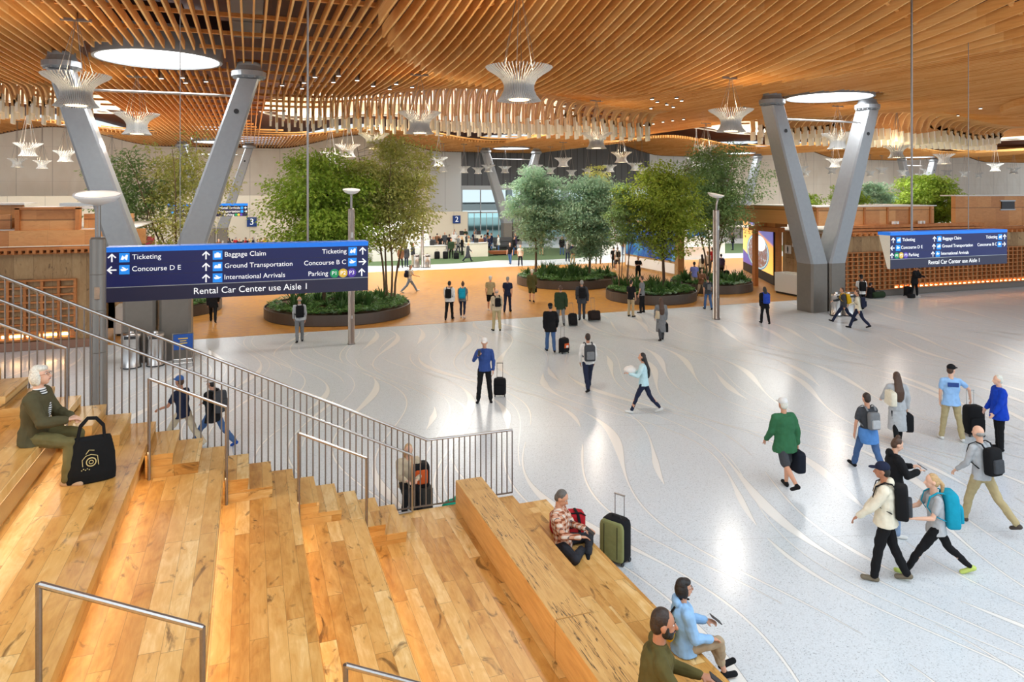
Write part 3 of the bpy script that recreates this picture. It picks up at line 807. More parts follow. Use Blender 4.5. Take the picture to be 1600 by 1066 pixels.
PL = [(811, 106, 'largest pendant lamp, hanging at top centre of the hall'), (119, 118, 'large pendant lamp in front of the left V column'), (214, 178, 'pendant lamp between the legs of the left V column'),
 (1142, 172, 'pendant lamp on long cables left of the right V column'), (656, 176, 'pendant lamp in front of the curved slat screen'), (584, 209, 'pendant lamp above the olive tree'),
 (932, 208, 'pendant lamp below the right end of the curved slat screen'), (1309, 209, 'pendant lamp between the legs of the right V column'), (44, 224, 'pale pendant lamp at far left before the membrane wall'),
 (102, 236, 'pendant lamp left of the left V column against the membrane wall'), (1401, 228, 'pendant lamp right of the right V column'), (543, 226, 'pendant lamp just left of the olive tree'), (516, 238, 'pendant lamp above the bright green tree'),
 (971, 238, 'pendant lamp above the dark panelled wall right of centre'), (1103, 227, 'pendant lamp above the multi-stem tree'), (686, 246, 'pendant lamp in front of the pale panel'), (880, 247, 'pendant lamp above the blue-green trees'),
 (1475, 241, 'pendant lamp near the right hanging rod'), (1555, 256, 'pale pendant lamp at far right'), (1584, 262, 'pendant lamp nearest the right edge of the picture'), (1305, 248, 'pendant lamp low between the right V column legs')]
PL2 = [(27, 248), (66, 251), (175, 247), (693, 258), (725, 260), (747, 262), (763, 258), (789, 260), (817, 264), (860, 262), (893, 266), (918, 264), (942, 268), (992, 255), (1003, 262), (1088, 247), (1075, 258), (1253, 260), (1259, 267), (1300, 262), (1360, 267),
       (1378, 262), (1410, 266), (1448, 264), (1438, 272), (1480, 266), (1507, 268), (1529, 270), (1340, 270), (953, 258), (838, 258)]
for px, py, l in PL: pendant(px, py, l)
for px, py in PL2: pendant(px, py, 'small distant pendant lamp of the far rows', 9.0)

# downlights between the slats
DL = [(1018.7, 155.5), (1027, 160), (1042, 164), (1057, 154), (1065, 158), (1052, 168), (1017, 170), (1006, 196), (1021, 194), (1036, 191), (1051, 189), (1068, 187), (1164, 169), (252, 123), (285, 122), (290, 130), (322, 128), (492, 121), (529, 119), (521, 129), (558, 126), (441, 134), (475, 130), (472, 139), (583, 135), (619, 132), (609, 140), (644, 137), (1462, 189), (1497, 187), (1532, 170)]
dm = MB(); dm.lathe([(.1, 0), (.1, .3), (.06, .32)], 14); dm = dm.mesh('housing', M_steeld); dg = MB(); dg.lathe([(.085, -.004), (.085, -.001)], 14); dg = dg.mesh('diffuser', plain('downlight_lens', (1, .95, .85), .5, emit=4))
for px, py in DL:
    z = 10.35
    for _ in range(4): p = at(px, py, z); z = zc(p.x, p.y)-.05
    t = thing('downlight', 'small round downlight set between the ceiling slats', 'ceiling light', (p.x, p.y, z), group='downlights set in the slatted ceiling')
    link('housing', dm, t); link('diffuser', dg, t)

# ------------------------------------------------------------------ lamp posts
def lamp_post(x, y, label, h=5.85, tilt=0.0, r=.135, dr=.33):
    t = thing('lamp_post', label, 'lamp post', (x, y, 0))
    m = MB(); m.lathe([(r+.02, 0), (r+.02, .05), (r, .06), (r, h-.75), (r-.02, h-.7)], 24)
    for z in (1.2, 2.2, 3.2, 3.9, 4.5): m.lathe([(r+.004, z), (r+.004, z+.012)], 24)
    m.build('post', M_colplate if dr > .35 and tilt == 0 else M_steeld, t, True)
    m = MB(); tx = tilt
    m.tube([(0, 0, h-.72), (0.02*tx, 0, h-.45), (.12*tx, 0, h-.12)], .045, 10); m.build('neck', M_steeld, t)
    M = Matrix.Translation((.12*tx-.16*tx, 0, h-.1)) @ Matrix.Rotation(.12*tx, 4, 'Y') @ Matrix.Rotation(.17, 4, 'X')
    m = MB(); m.lathe([(.03, -.06), (.1, -.05), (dr*.7, .0), (dr, .1), (dr, .13), (dr-.02, .13), (dr*.65, .03), (.02, .0)], 36, M=M)
    m.build('dish', M_white, t, True)
    m = MB(); m.lathe([(dr-.03, .115), (dr-.03, .125)], 36, M=M); m.build('diffuser', plain('dish_diffuser', (1, .93, .82), .4, emit=.35, ecol=(1, .9, .76)), t)
    m = MB(); m.box(-.03, -r-.02, 4.1, .05, -r, 4.3); m.box(-.02, -r-.02, 1.0, .03, -r, 1.12); m.build('access_panel', M_steel, t)
    return t
p = atd(153, 400, 12.0); lamp_post(p.x, p.y, 'near grey lamp post with a bowl lamp left of the blue sign', 5.82, 0, .123, .36)
p = at(549, 538); lamp_post(p.x, p.y, 'slim lamp post in front of the large round planter', 5.92, 0, .125, .33)
p = at(1119, 499); lamp_post(p.x, p.y, 'slim lamp post with tilted dish in front of the multi-stem trees', 5.72, 1, .15, .38)
p = at(660, 418); lamp_post(p.x, p.y, 'distant post beside two steel litter bins', 4.0, 0, .12, .3)

# ------------------------------------------------------------------ litter bins
def bin_(x, y, label, h=1.05, r=.28):
    t = thing('litter_bin', label, 'litter bin', (x, y, 0), group='brushed steel litter bins')
    m = MB(); m.lathe([(r, .01), (r, .05), (r-.01, .06), (r-.01, h-.22), (r, h-.2), (r, h-.02), (r-.03, h)], 28); m.build('body', M_steel, t, True)
    m = MB(); m.lathe([(r+.005, .0), (r+.005, .04)], 28); m.build('base_ring', M_black, t)
    m = MB(); m.cbox((0, -r+.01, h-.11), r*1.1, .05, .1); m.build('opening', M_black, t)
    m = MB(); m.lathe([(.1, h+.001), (.08, h+.06), (.02, h+.08)], 16); m.build('lid_knob', M_steel, t)
def atb(px, py, label, **k): p = at(px, py); bin_(p.x, p.y, label, **k)
atb(205, 574, 'steel litter bin seen through the railing, left of the pair', h=1.15, r=.31)
atb(243, 571, 'steel litter bin seen through the railing, right of the pair', h=1.1, r=.28)
atb(1306, 493, 'steel litter bin at the foot of the right V column', h=1.05, r=.27)
atb(1325, 493, 'second steel litter bin right of the right V column', h=1.05, r=.27)
atb(667, 418, 'distant steel litter bin right of the slim post', h=1.0, r=.3)
atb(651, 418, 'distant steel litter bin left of the slim post', h=1.0, r=.25)
# ------------------------------------------------------------------ wayfinding signs
M_navy = plain('navy_sign_face', srgb(20, 30, 92), .35, var=.02)
M_navyd = plain('dark_sign_band', srgb(38, 38, 66), .35, var=.02)
M_blueband = plain('bright_blue_band', srgb(20, 120, 230), .4, emit=.25, ecol=srgb(20, 120, 230))
M_icon = plain('icon_blue', srgb(30, 140, 235), .4, emit=.3, ecol=srgb(30, 140, 235))
M_letter = plain('white_lettering', (.9, .9, .9), .5, emit=.35, ecol=(1, 1, 1), var=0)
M_signend = plain('cream_sign_end', srgb(228, 222, 204), .5)
M_green = plain('parking_green', srgb(20, 160, 100), .5); M_yel = plain('parking_yellow', srgb(240, 200, 70), .5); M_pur = plain('parking_purple', srgb(90, 60, 180), .5)
TEXTS = []
def text(parent, s, x, z, size, mat=None, align='LEFT', y=-.02, tilt=0.0, rz=0.0, sx=1.0, name='lettering'):
    cu = bpy.data.curves.new('lettering', 'FONT'); cu.body = s; cu.size = size; cu.align_x = align; cu.align_y = 'CENTER'; cu.extrude = .003; cu.space_character = 1.0
    cu.materials.append(mat or M_letter); cu.resolution_u = 3
    o = bpy.data.objects.new(name, cu); COL.objects.link(o)
    if parent: o.parent = parent
    o.location = (x, y, z); o.rotation_euler = (pi/2+tilt, 0, rz); o.scale = (sx, 1, 1); TEXTS.append(o); return o
def flat(parent, pts, mat, y, name, z0=0, x0=0, th=.004):
    m = MB(); n = len(pts); vs = [(x0+a, y, z0+b) for a, b in pts] + [(x0+a, y-th, z0+b) for a, b in pts]
    m.add(vs, [tuple(range(n)), tuple(range(2*n-1, n-1, -1))] + [(i, n+i, n+(i+1) % n, (i+1) % n) for i in range(n)])
    return m.build(name, mat, parent)
ARROW = [(-.012, -.075), (.012, -.075), (.012, .038), (.055, -.006), (.072, .01), (0, .082), (-.072, .01), (-.055, -.006), (-.012, .038)]
def rot(pts, a): return [(x*cos(a)-z*sin(a), x*sin(a)+z*cos(a)) for x, z in pts]
PLANE = [(-.065, .0), (-.05, .02), (-.01, .008), (-.045, .05), (-.02, .052), (.03, .015), (.06, .02), (.065, .008), (.02, -.02), (-.04, -.025)]
CASE = [(-.055, -.045), (.055, -.045), (.055, .03), (.022, .03), (.022, .05), (-.022, .05), (-.022, .03), (-.055, .03)]
TICK = [(-.06, -.03), (-.03, .045), (.0, .01), (.03, .055), (.06, .05), (.045, -.05), (.015, -.03), (.01, -.01), (-.02, -.04)]
CAR = [(-.06, -.03), (-.06, .0), (-.04, .03), (-.01, .03), (.0, .0), (.01, .05), (.06, .05), (.06, -.03)]
def icon(t, x, z, kind, y):
    flat(t, [(-.085, -.085), (.085, -.085), (.085, .085), (-.085, .085)], M_icon, y, 'icon_tile', z, x)
    flat(t, dict(p=PLANE, c=CASE, t=TICK, g=CAR)[kind], M_letter, y-.006, 'icon_symbol', z, x)
def sign(x0, y0, ztop, label, items, bottom, rods, width=4.72, H=1.0, back=True):
    t = thing('hanging_sign', label, 'sign', (x0, y0, ztop-H))
    m = MB(); d0, d1 = .42, .10
    m.add([(0, 0, 0), (width, 0, 0), (width, d1, 0), (0, d1, 0), (0, -.0, H), (width, 0, H), (width, d0, H), (0, d0, H)], [(0, 3, 2, 1), (4, 5, 6, 7), (0, 1, 5, 4), (1, 2, 6, 5), (2, 3, 7, 6), (3, 0, 4, 7)])
    m.build('sign_box', M_signend, t)
    f = -.004
    m = MB(); m.box(.0, f-.006, .275, width, f+.004, H-.085); m.build('navy_panel', M_navy, t)
    m = MB(); m.box(.0, f-.006, .0, width, f+.004, .262); m.build('dark_panel', M_navyd, t)
    m = MB(); m.box(-.002, f-.01, H-.085, width+.002, d0+.004, H+.004); m.build('blue_band', M_blueband, t)
    m = MB(); m.box(0, f-.008, .262, width, f+.003, .275); m.build('divider_strip', M_frame, t)
    for z in (.275+.212, .275+.424):
        m = MB(); m.box(0, f-.0075, z-.003, width, f+.003, z+.003); m.build('panel_seam', M_navyd, t)
    yy = f-.008
    for it in items:
        kind, x, row = it[0], it[1], it[2]; z = (.81, .59, .375)[row]
        if kind == 'a': flat(t, rot(ARROW, it[3]), M_letter, yy, 'arrow', z, x)
        elif kind == 'i': icon(t, x, z, it[3], yy)
        elif kind == 't': text(t, it[3], x, z+.005, .131, align=it[4] if len(it) > 4 else 'LEFT', y=yy-.003)
        elif kind == 'c':
            flat(t, [(.09*cos(k*pi/10), .09*sin(k*pi/10)) for k in range(20)], it[4], yy, 'parking_disc', z, x); text(t, it[3], x, z, .11, align='CENTER', y=yy-.009)
    text(t, bottom, width*.53, .135, .172, align='CENTER', y=yy-.003)
    for rx, rr in rods:
        zr = zc(x0+rx, y0+.2)+.3; m = MB(); m.tube([(rx, .2, H), (rx, .2, zr-(ztop-H))], rr, 8); m.build('hanging_rod', M_steeld, t)
    return t
UP, LEFT_, RIGHT_ = 0, pi/2, -pi/2
Ys = 14.8; XL = atY(165, Ys).x; XR = atY(575, Ys).x
def ux(px, Y=Ys, x0=None): return atY(px, Y).x - (XL if x0 is None else x0)
it1 = [('a', ux(175), 0, UP), ('i', ux(194.5), 0, 't'), ('t', ux(206.5), 0, 'Ticketing'), ('a', ux(175), 1, LEFT_), ('i', ux(194.5), 1, 'p'), ('t', ux(206), 1, 'Concourse D E'),
       ('a', ux(322), 0, UP), ('i', ux(340), 0, 'c'), ('t', ux(350.5), 0, 'Baggage Claim'), ('a', ux(322), 1, UP), ('i', ux(340), 1, 'g'), ('t', ux(350.5), 1, 'Ground Transportation'),
       ('a', ux(322), 2, UP), ('i', ux(340), 2, 'p'), ('t', ux(350), 2, 'International Arrivals'),
       ('t', ux(541.5), 0, 'Ticketing', 'RIGHT'), ('i', ux(551), 0, 't'), ('a', ux(566.5), 0, UP), ('t', ux(541), 1, 'Concourse B C', 'RIGHT'), ('i', ux(550.5), 1, 'p'), ('a', ux(566), 1, RIGHT_),
       ('t', ux(512.5), 2, 'Parking', 'RIGHT'), ('c', ux(522.5), 2, 'P1', M_green), ('c', ux(536), 2, 'P2', M_yel), ('c', ux(549.5), 2, 'P3', M_pur), ('a', ux(565), 2, UP)]
sign(XL, Ys, 4.86, 'large navy hanging wayfinding sign at left, in front of the round planter', it1, 'Rental Car Center use Aisle 1', [(ux(482), .022), (ux(280), .008)], width=XR-XL)
Y2 = 15.3; X2 = atY(1391, Y2).x; W2 = atY(1573, Y2).x - X2
v = lambda px: atY(px, Y2).x - X2
it2 = [('a', v(1395), 0, UP), ('i', v(1403.5), 0, 't'), ('t', v(1409), 0, 'Ticketing'), ('a', v(1394), 1, LEFT_), ('i', v(1402.5), 1, 'p'), ('t', v(1407), 1, 'Concourse D E'),
       ('a', v(1393), 2, UP), ('c', v(1400.5), 2, 'P1', M_green), ('c', v(1407.5), 2, 'P2', M_yel), ('c', v(1414.5), 2, 'P3', M_pur), ('t', v(1419), 2, 'Parking'),
       ('a', v(1459.5), 0, UP), ('i', v(1467), 0, 'c'), ('t', v(1472), 0, 'Baggage Claim'), ('a', v(1458.5), 1, UP), ('i', v(1466), 1, 'g'), ('t', v(1471), 1, 'Ground Transportation'),
       ('a', v(1457), 2, UP), ('i', v(1464.5), 2, 'p'), ('t', v(1469.5), 2, 'International Arrivals'),
       ('t', v(1557.5), 0, 'Ticketing', 'RIGHT'), ('i', v(1562), 0, 't'), ('a', v(1569), 0, UP), ('t', v(1557), 1, 'Concourse B C', 'RIGHT'), ('i', v(1561), 1, 'p'), ('a', v(1568), 1, RIGHT_)]
sign(X2, Y2, 4.72, 'navy hanging wayfinding sign at right, in front of the lattice wall', it2, 'Rental Car Center use Aisle 1', [(v(1434), .03), (v(1523), .012)], width=W2, H=1.03)
# distant double sided sign behind the left V column
Y3 = 60.0; X3 = atY(262, Y3).x; W3 = atY(387, Y3).x - X3
w_ = lambda px: atY(px, Y3).x - X3
t3 = thing('hanging_sign', 'distant navy hanging sign seen between the legs of the left V column', 'sign', (X3, Y3, 3.9))
m = MB(); m.box(0, 0, 0, W3, .25, .98); m.build('sign_box', M_navyd, t3)
m = MB(); m.box(-.01, -.02, .82, W3+.01, .26, 1.0); m.build('blue_band', M_blueband, t3)
for k, (px, s, al, z) in enumerate(((275, 'Baggage Claim', 'LEFT', .62), (275, 'Concourse D E', 'LEFT', .32), (375, 'International Arrivals', 'RIGHT', .66), (375, 'Ground Transportation', 'RIGHT', .38), (366, 'Parking', 'RIGHT', .12))):
    text(t3, s, w_(px), z, .26, align=al, y=-.02)
for px, z in ((269, .62), (269, .32), (378, .66), (378, .38)): flat(t3, [(-.1, -.1), (.1, -.1), (.1, .1), (-.1, .1)], M_icon, -.01, 'icon_tile', z, w_(px))
for px, mt in ((369, M_green), (373, M_yel), (377, M_pur)): flat(t3, [(.1*cos(k*pi/6), .1*sin(k*pi/6)) for k in range(12)], mt, -.01, 'parking_disc', .12, w_(px))
for px in (384,): flat(t3, rot([(a*1.3, b*1.3) for a, b in ARROW], LEFT_), M_letter, -.01, 'arrow', .66, w_(px)); flat(t3, rot([(a*1.3, b*1.3) for a, b in ARROW], RIGHT_), M_letter, -.01, 'arrow', .38, w_(px))
for rx in (2.0, W3-2.0): m = MB(); m.tube([(rx, .12, 1.0), (rx, .12, 7.0)], .03, 6); m.build('hanging_rod', M_steeld, t3)
def board(px, py, Y, s, size, label):
    p = atY(px, Y); d = dep(p); z = CAMH-(py-HY)/FPX*d
    t = thing('aisle_number_board', label, 'sign', (p.x, Y, z)); m = MB(); m.cbox((0, 0, 0), size, .12, size); m.build('panel', plain('aisle_board_blue', srgb(20, 60, 130), .4), t)
    text(t, s, 0, 0, size*.95, align='CENTER', y=-.07)
board(393.5, 347, 77.9, '3', .95, 'blue aisle number board reading 3 on the cream wall')
board(713.5, 343, 75.9, '2', .85, 'blue aisle number board reading 2 on the cream partition')

# ------------------------------------------------------------------ retail pods
PW = [(.0, srgb(168, 104, 52)), (.5, srgb(204, 140, 80)), (1.0, srgb(226, 170, 108))]
M_ply = planks('pod_plywood', 2.4, 1.22, PW, along='X', across='Z', knots=.1, seam=.6, grain=.6)
M_lat = slatwood('lattice_wood', [(.0, srgb(158, 94, 48)), (1.0, srgb(206, 136, 80))])
SD = [(.0, srgb(128, 96, 62)), (.5, srgb(166, 132, 90)), (1.0, srgb(190, 158, 114))]
M_siding = planks('pod_siding', .62, 8.0, SD, along='Z', across='X', rough=.55, grain=.8, third='Y')
M_siding2 = planks('pod_siding_narrow', .28, 8.0, SD, along='Z', across='X', rough=.55, grain=.8, third='Y')
M_glow = plain('warm_cove_light', (1, .6, .25), .5, emit=16, ecol=(1, .62, .28))
M_cap = plain('pale_roof_cap', srgb(226, 222, 214), .6)
def lattice(t, x0, x1, y, z0, z1, px_, pz, w=.055, dpt=.16):
    m = MB(); n = int(round((x1-x0)/px_)); k = int(round((z1-z0)/pz))
    for i in range(n+1): xx = x0+(x1-x0)*i/n; m.box(xx-w/2, y-dpt, z0, xx+w/2, y, z1)
    for j in range(k+1): zz = z0+(z1-z0)*j/k; m.box(x0-w/2, y-dpt-.03, zz-w*.4, x1+w/2, y-.02, zz+w*.4)
    m.build('lattice_screen', M_lat, t)
    m = MB(); m.box(x0, y-.05, z0+.02, x1, y-.035, z0+.05); m.build('cove_light', M_glow, t, label='warm glowing light at the foot of the lattice')
def pod(label, x0, x1, yf, yb, zw):
    t = thing('retail_pod', label, 'kiosk building', ((x0+x1)/2, (yf+yb)/2, 0)); return t
def P_(t, name, mat, boxes, label=None):
    L = t.location
    m = MB()
    for b_ in boxes:
        if name in ('panel_trim', 'vent_frame', 'parapet', 'wall', 'roof_spotlight'): m = MB()
        m.box(b_[0]-L.x, b_[1]-L.y, b_[2], b_[3]-L.x, b_[4]-L.y, b_[5])
        if name in ('panel_trim', 'vent_frame', 'parapet', 'wall', 'roof_spotlight'): m.build(name, mat, t)
    if name in ('panel_trim', 'vent_frame', 'parapet', 'wall', 'roof_spotlight'): return
    o = m.build(name, mat, t)
    if label: o['label'] = label
    return o
# right pod
t = thing('retail_pod', 'long timber retail pod with a glowing lattice wall on the right', 'kiosk building', (45, 36, 0)); L = t.location
P_(t, 'wall', M_siding, [(30.2, 30.6, .35, 66, 31.0, 3.5), (30.2, 31.0, .35, 30.45, 35.0, 3.5)])
P_(t, 'plinth', plain('grey_plinth', srgb(120, 112, 104), .5, .3), [(30.3, 30.55, .01, 66, 31.1, .36)])
m = MB(); n = 94
lt = thing('x', '', '') if False else None
sub = MB()
x0, x1, yl, z0, z1 = 30.2-L.x, 66-L.x, 30.6-L.y, .40, 2.48; NX = 94; NZ = 9
for i in range(NX+1): xx = x0+(x1-x0)*i/NX; sub.box(xx-.035, yl-.17, z0, xx+.035, yl-.01, z1)
for j in range(NZ+1): zz = z0+(z1-z0)*j/NZ; sub.box(x0, yl-.19, zz-.025, x1, yl-.03, zz+.025)
sub.build('lattice_screen', M_lat, t)
P_(t, 'cove_light', M_glow, [(34, 30.53, .45, 66, 30.57, .465)], 'warm glowing light strip at the foot of the lattice')
P_(t, 'cornice', M_lat, [(29.6, 30.3, 3.5, 41.2, 31.2, 3.62), (29.8, 30.4, 3.66, 41.2, 31.2, 3.78), (29.8, 30.5, 3.82, 41.2, 31.2, 3.98), (41.2, 30.9, 3.5, 66, 31.2, 3.72)])
P_(t, 'parapet', M_ply, [(28.9, 30.9, 3.98, 37.3, 31.2, 5.0), (28.9, 31.2, 3.98, 29.2, 38, 5.0), (37.3, 30.9, 3.98, 37.6, 36.0, 5.0), (42.0, 33.0, 3.6, 66, 33.3, 5.55), (55, 36, 5.5, 80, 36.4, 6.15)])
P_(t, 'panel_trim', M_lat, [(x-.06, 30.84, 4.0, x+.06, 30.9, 4.95) for x in (28.95, 30.6, 32.3, 34.0, 35.7, 37.3)])
P_(t, 'roof', M_cap, [(28.8, 30.8, 5.0, 37.7, 36.2, 5.06), (30.0, 31.0, 3.50, 66, 40, 3.56), (41.9, 32.9, 5.55, 66, 34.0, 5.62)])
P_(t, 'vent_grille', M_black, [(46.1, 32.94, 4.7, 47.3, 33.0, 5.2)]); P_(t, 'vent_frame', M_frame, [(46.0, 32.95, 4.62, 47.4, 33.0, 4.7), (46.0, 32.95, 5.2, 47.4, 33.0, 5.28)])
for i, x in enumerate((30.9, 34.2, 36.2)):
    P_(t, 'roof_spotlight', M_white, [(x, 30.62, 4.0, x+.12, 30.78, 4.16), (x+.25, 30.62, 4.0, x+.37, 30.78, 4.16)])
# roof rafters of the right part
P_(t, 'rafter_ends', M_lat, [(x, 30.15, 3.40, x+.12, 30.9, 3.56) for x in [30+.42*k for k in range(60)]])
# timber portal with posts, illuminated advertisement and white counter at the pod entrance
pt = thing('entrance_portal', 'timber post and beam portal at the left end of the right retail pod', 'portal', (29.4, 35.3, 0))
for (x, y) in ((0, 1.2), (.15, -.7)):
    m = MB(); m.cbox((x, y, 1.72), .26, .26, 3.44); m.build('post', M_lat, pt)
m = MB(); m.box(-.2, -1.0, 3.44, .35, 1.6, 3.72); m.build('beam', M_lat, pt)
for (x, y) in ((-.1, .3), (.1, -.6)): m = MB(); m.cbox((x+.2, y+.2, 3.97), .9, .7, .48); m.build('roof_crate', M_ply, pt)
def advert():
    t = NT('food_advert'); X = t.xyz(t.coord('Object')); u, w = X[0], X[2]
    def disc(cx, cz, rx, rz):
        a = t.m('DIVIDE', t.m('SUBTRACT', u, cx), rx); b_ = t.m('DIVIDE', t.m('SUBTRACT', w, cz), rz); return t.m('ADD', t.m('MULTIPLY', a, a), t.m('MULTIPLY', b_, b_))
    base = t.ramp(t.m('ADD', t.m('MULTIPLY', w, .3), t.m('MULTIPLY', u, .05)), [(.17, srgb(38, 34, 150)), (.24, srgb(30, 30, 140)), (.26, srgb(240, 200, 110)), (.6, srgb(250, 180, 60)), (.92, srgb(230, 150, 30)), (.99, srgb(40, 40, 150))])
    d = disc(0.2, 1.75, 3.3, 1.2); food = t.ramp(t.noise(t.coord(), 4, 4, .6), [(.35, srgb(30, 18, 16)), (.5, srgb(110, 50, 34)), (.6, srgb(60, 110, 140)), (.72, srgb(240, 235, 225))])
    c = t.mix(t.m('LESS_THAN', d, 1.0), base, srgb(30, 110, 150)); c = t.mix(t.m('LESS_THAN', d, .86), c, srgb(150, 200, 215)); c = t.mix(t.m('LESS_THAN', d, .78), c, food)
    c = t.mix(t.m('LESS_THAN', disc(1.0, 2.35, 1.5, .5), 1.0), c, srgb(250, 246, 236))
    t.set(col=c, rough=.3); t.t.links.new(c, t.b.inputs['Emission Color']); t.b.inputs['Emission Strength'].default_value = .8; return t.mat
A0 = Vector((34.6, 44.3, 0)); A1 = Vector((30.6, 36.3, 0)); dv = A1-A0; LA = dv.length
ad = thing('advert_screen', 'tall illuminated food advert behind the timber portal', 'advertisement', ((A0+A1)/2), atan2(dv.y, dv.x))
m = MB(); m.box(-LA/2, -.02, .62, LA/2, 0, 3.65); m.build('screen', advert(), ad)
m = MB(); m.box(-LA/2-.1, .0, .01, LA/2+.1, .25, 3.8); m.build('housing', M_dark, ad)
wd = thing('service_counter', 'white box counter beside the timber portal on the right', 'counter', (28.9, 32.75, 0))
m = MB(); m.box(-.4, -.95, .12, .55, .95, 1.2); m.build('body', M_white, wd); m = MB(); m.box(-.34, -.9, .007, .5, .9, .12); m.build('plinth', M_dark, wd)
m = MB(); m.box(-.3, -.8, 1.2, .4, .3, 1.24); m.build('worktop', M_signend, wd)
for (x, z, s) in ((30.19, 2.5, '.'), (30.19, 2.1, '.')): pass
sg = thing('restroom_sign', 'small white pictogram board on the siding beside the V column', 'sign', (30.16, 34.5, 2.4), -pi/2); m = MB(); m.cbox((0, 0, 0), .5, .04, .5); m.build('panel', M_white, sg); m = MB(); m.ball((0, -.03, .14), .04); m.cbox((0, -.03, 0), .1, .02, .2); m.cbox((0, -.03, -.14), .06, .02, .14); m.build('pictogram', M_black, sg)
sg = thing('restroom_sign', 'projecting white pictogram board above the first one', 'sign', (30.16, 33.9, 2.8), -pi/2); m = MB(); m.cbox((0, 0, 0), .45, .04, .45); m.build('panel', M_white, sg); m = MB(); m.ball((0, -.03, .12), .04); m.cbox((0, -.03, 0), .12, .02, .16); m.build('pictogram', M_black, sg)

# left pod
t = thing('retail_pod', 'timber retail pod with plywood parapet and lattice at the left edge', 'kiosk building', (-15, 36, 0)); L = t.location
P_(t, 'wall', M_siding, [(-28, 31.0, .3, -6.0, 31.3, 3.6), (-6.0, 31.3, .3, -5.8, 33.0, 3.6), (-5.4, 33.0, .3, -5.2, 38, 3.6)])
P_(t, 'wall', M_siding2, [(-6.0, 31.0, .3, -5.35, 31.5, 3.6), (-5.8, 33.0, .3, -5.2, 33.2, 3.6)])
P_(t, 'plinth', plain('copper_plinth', srgb(150, 112, 92), .35, .5), [(-28, 30.9, .007, -5.3, 31.2, .32)])
sub = MB(); x0, x1, yl, z0, z1 = -13.1-L.x, -6.15-L.x, 31.0-L.y, .42, 2.58; NX = 13; NZ = 8
for i in range(NX+1): xx = x0+(x1-x0)*i/NX; sub.box(xx-.045, yl-.17, z0, xx+.045, yl-.01, z1)
for j in range(NZ+1): zz = z0+(z1-z0)*j/NZ; sub.box(x0-.04, yl-.19, zz-.03, x1+.04, yl-.03, zz+.03)
sub.build('lattice_screen', M_lat, t)
P_(t, 'cove_light', M_glow, [(-8.5, 30.95, .5, -7.6, 30.97, .58), (-7.3, 30.95, .5, -6.4, 30.97, .58), (-11.5, 30.95, .5, -9.2, 30.97, .58)], 'warm glowing lights at the foot of the lattice')
P_(t, 'cornice', M_lat, [(-28, 30.5, 3.72, -4.6, 31.3, 3.8), (-28, 30.7, 3.56, -4.8, 31.2, 3.62)])
P_(t, 'rafter_ends', M_lat, [(x, 30.45, 3.60, x+.1, 31.2, 3.72) for x in [-16+.22*k for k in range(50)]])
P_(t, 'parapet', M_ply, [(-28, 31.0, 3.85, -3.8, 31.3, 4.42), (-8.0, 31.3, 4.42, -6.2, 31.5, 5.2), (-28, 32.8, 4.4, -8.3, 33.0, 5.35), (-6.0, 31.6, 4.42, -4.3, 31.9, 5.0), (-13, 31.6, 4.42, -8.4, 31.8, 5.0)])
P_(t, 'panel_trim', M_lat, [(-8.15, 31.15, 4.42, -8.0, 31.5, 5.25), (-6.2, 31.15, 4.42, -6.05, 31.5, 5.25), (-8.15, 31.15, 5.2, -6.05, 31.5, 5.28)])
P_(t, 'roof', M_cap, [(-28, 31.4, 4.42, -4.2, 38, 4.46), (-28, 32.6, 5.35, -8.2, 34.5, 5.42), (-8.1, 31.5, 5.2, -5.6, 34, 5.27)])
P_(t, 'roof_lattice', M_frame, [(x, 32.0+.1*k, 5.3, x+1.2, 32.05+.1*k, 5.42) for k in range(12) for x in (-6.9,)])
P_(t, 'window', plain('small_grey_window', srgb(120, 130, 136), .2), [(-4.95, 31.5, 4.5, -4.5, 31.6, 4.9)])
wd = thing('service_counter', 'white box counter behind the near lamp post', 'counter', (-5.55, 33.9, 0))
wd.location = (-4.3, 33.2, 0)
m = MB(); m.box(-.8, -.5, .1, .85, .5, 1.2); m.build('body', M_white, wd); m = MB(); m.box(-.75, -.45, .007, .8, .45, .1); m.build('plinth', M_dark, wd)
# luggage cart with a blue notice
p = at(286, 569); ct = thing('luggage_cart', 'small metal luggage cart carrying a blue notice board beside the left V column', 'cart', (p.x, p.y, 0), .1)
m = MB(); m.box(-.3, -.02, .5, .3, .02, 1.02); m.build('notice_board', plain('notice_blue', srgb(30, 80, 160), .4), ct)
m = MB()
for z, w in ((.86, .3), (.78, .2), (.70, .26)): m.box(-w/2, -.028, z, w/2, -.022, z+.03)
m.build('notice_lettering', M_yel, ct)
m = MB(); m.tube([(-.32, 0, .1), (-.32, 0, 1.05), (.32, 0, 1.05), (.32, 0, .1)], .018, 6); m.tube([(-.3, -.5, .14), (.3, -.5, .14), (.3, .1, .14), (-.3, .1, .14)], .015, 6, closed=True)
for q in range(5): m.tube([(-.3+.15*q, -.5, .14), (-.3+.15*q, .1, .14)], .008, 5)
m.build('frame', M_steel, ct)
for sx in (-1, 1):
    for sy in (-.45, .08): m = MB(); m.lathe([(.07, -.02), (.07, .02)], 14, M=Matrix.Translation((sx*.3, sy, .072)) @ Matrix.Rotation(pi/2, 4, 'Y')); m.build('wheel', M_black, ct)
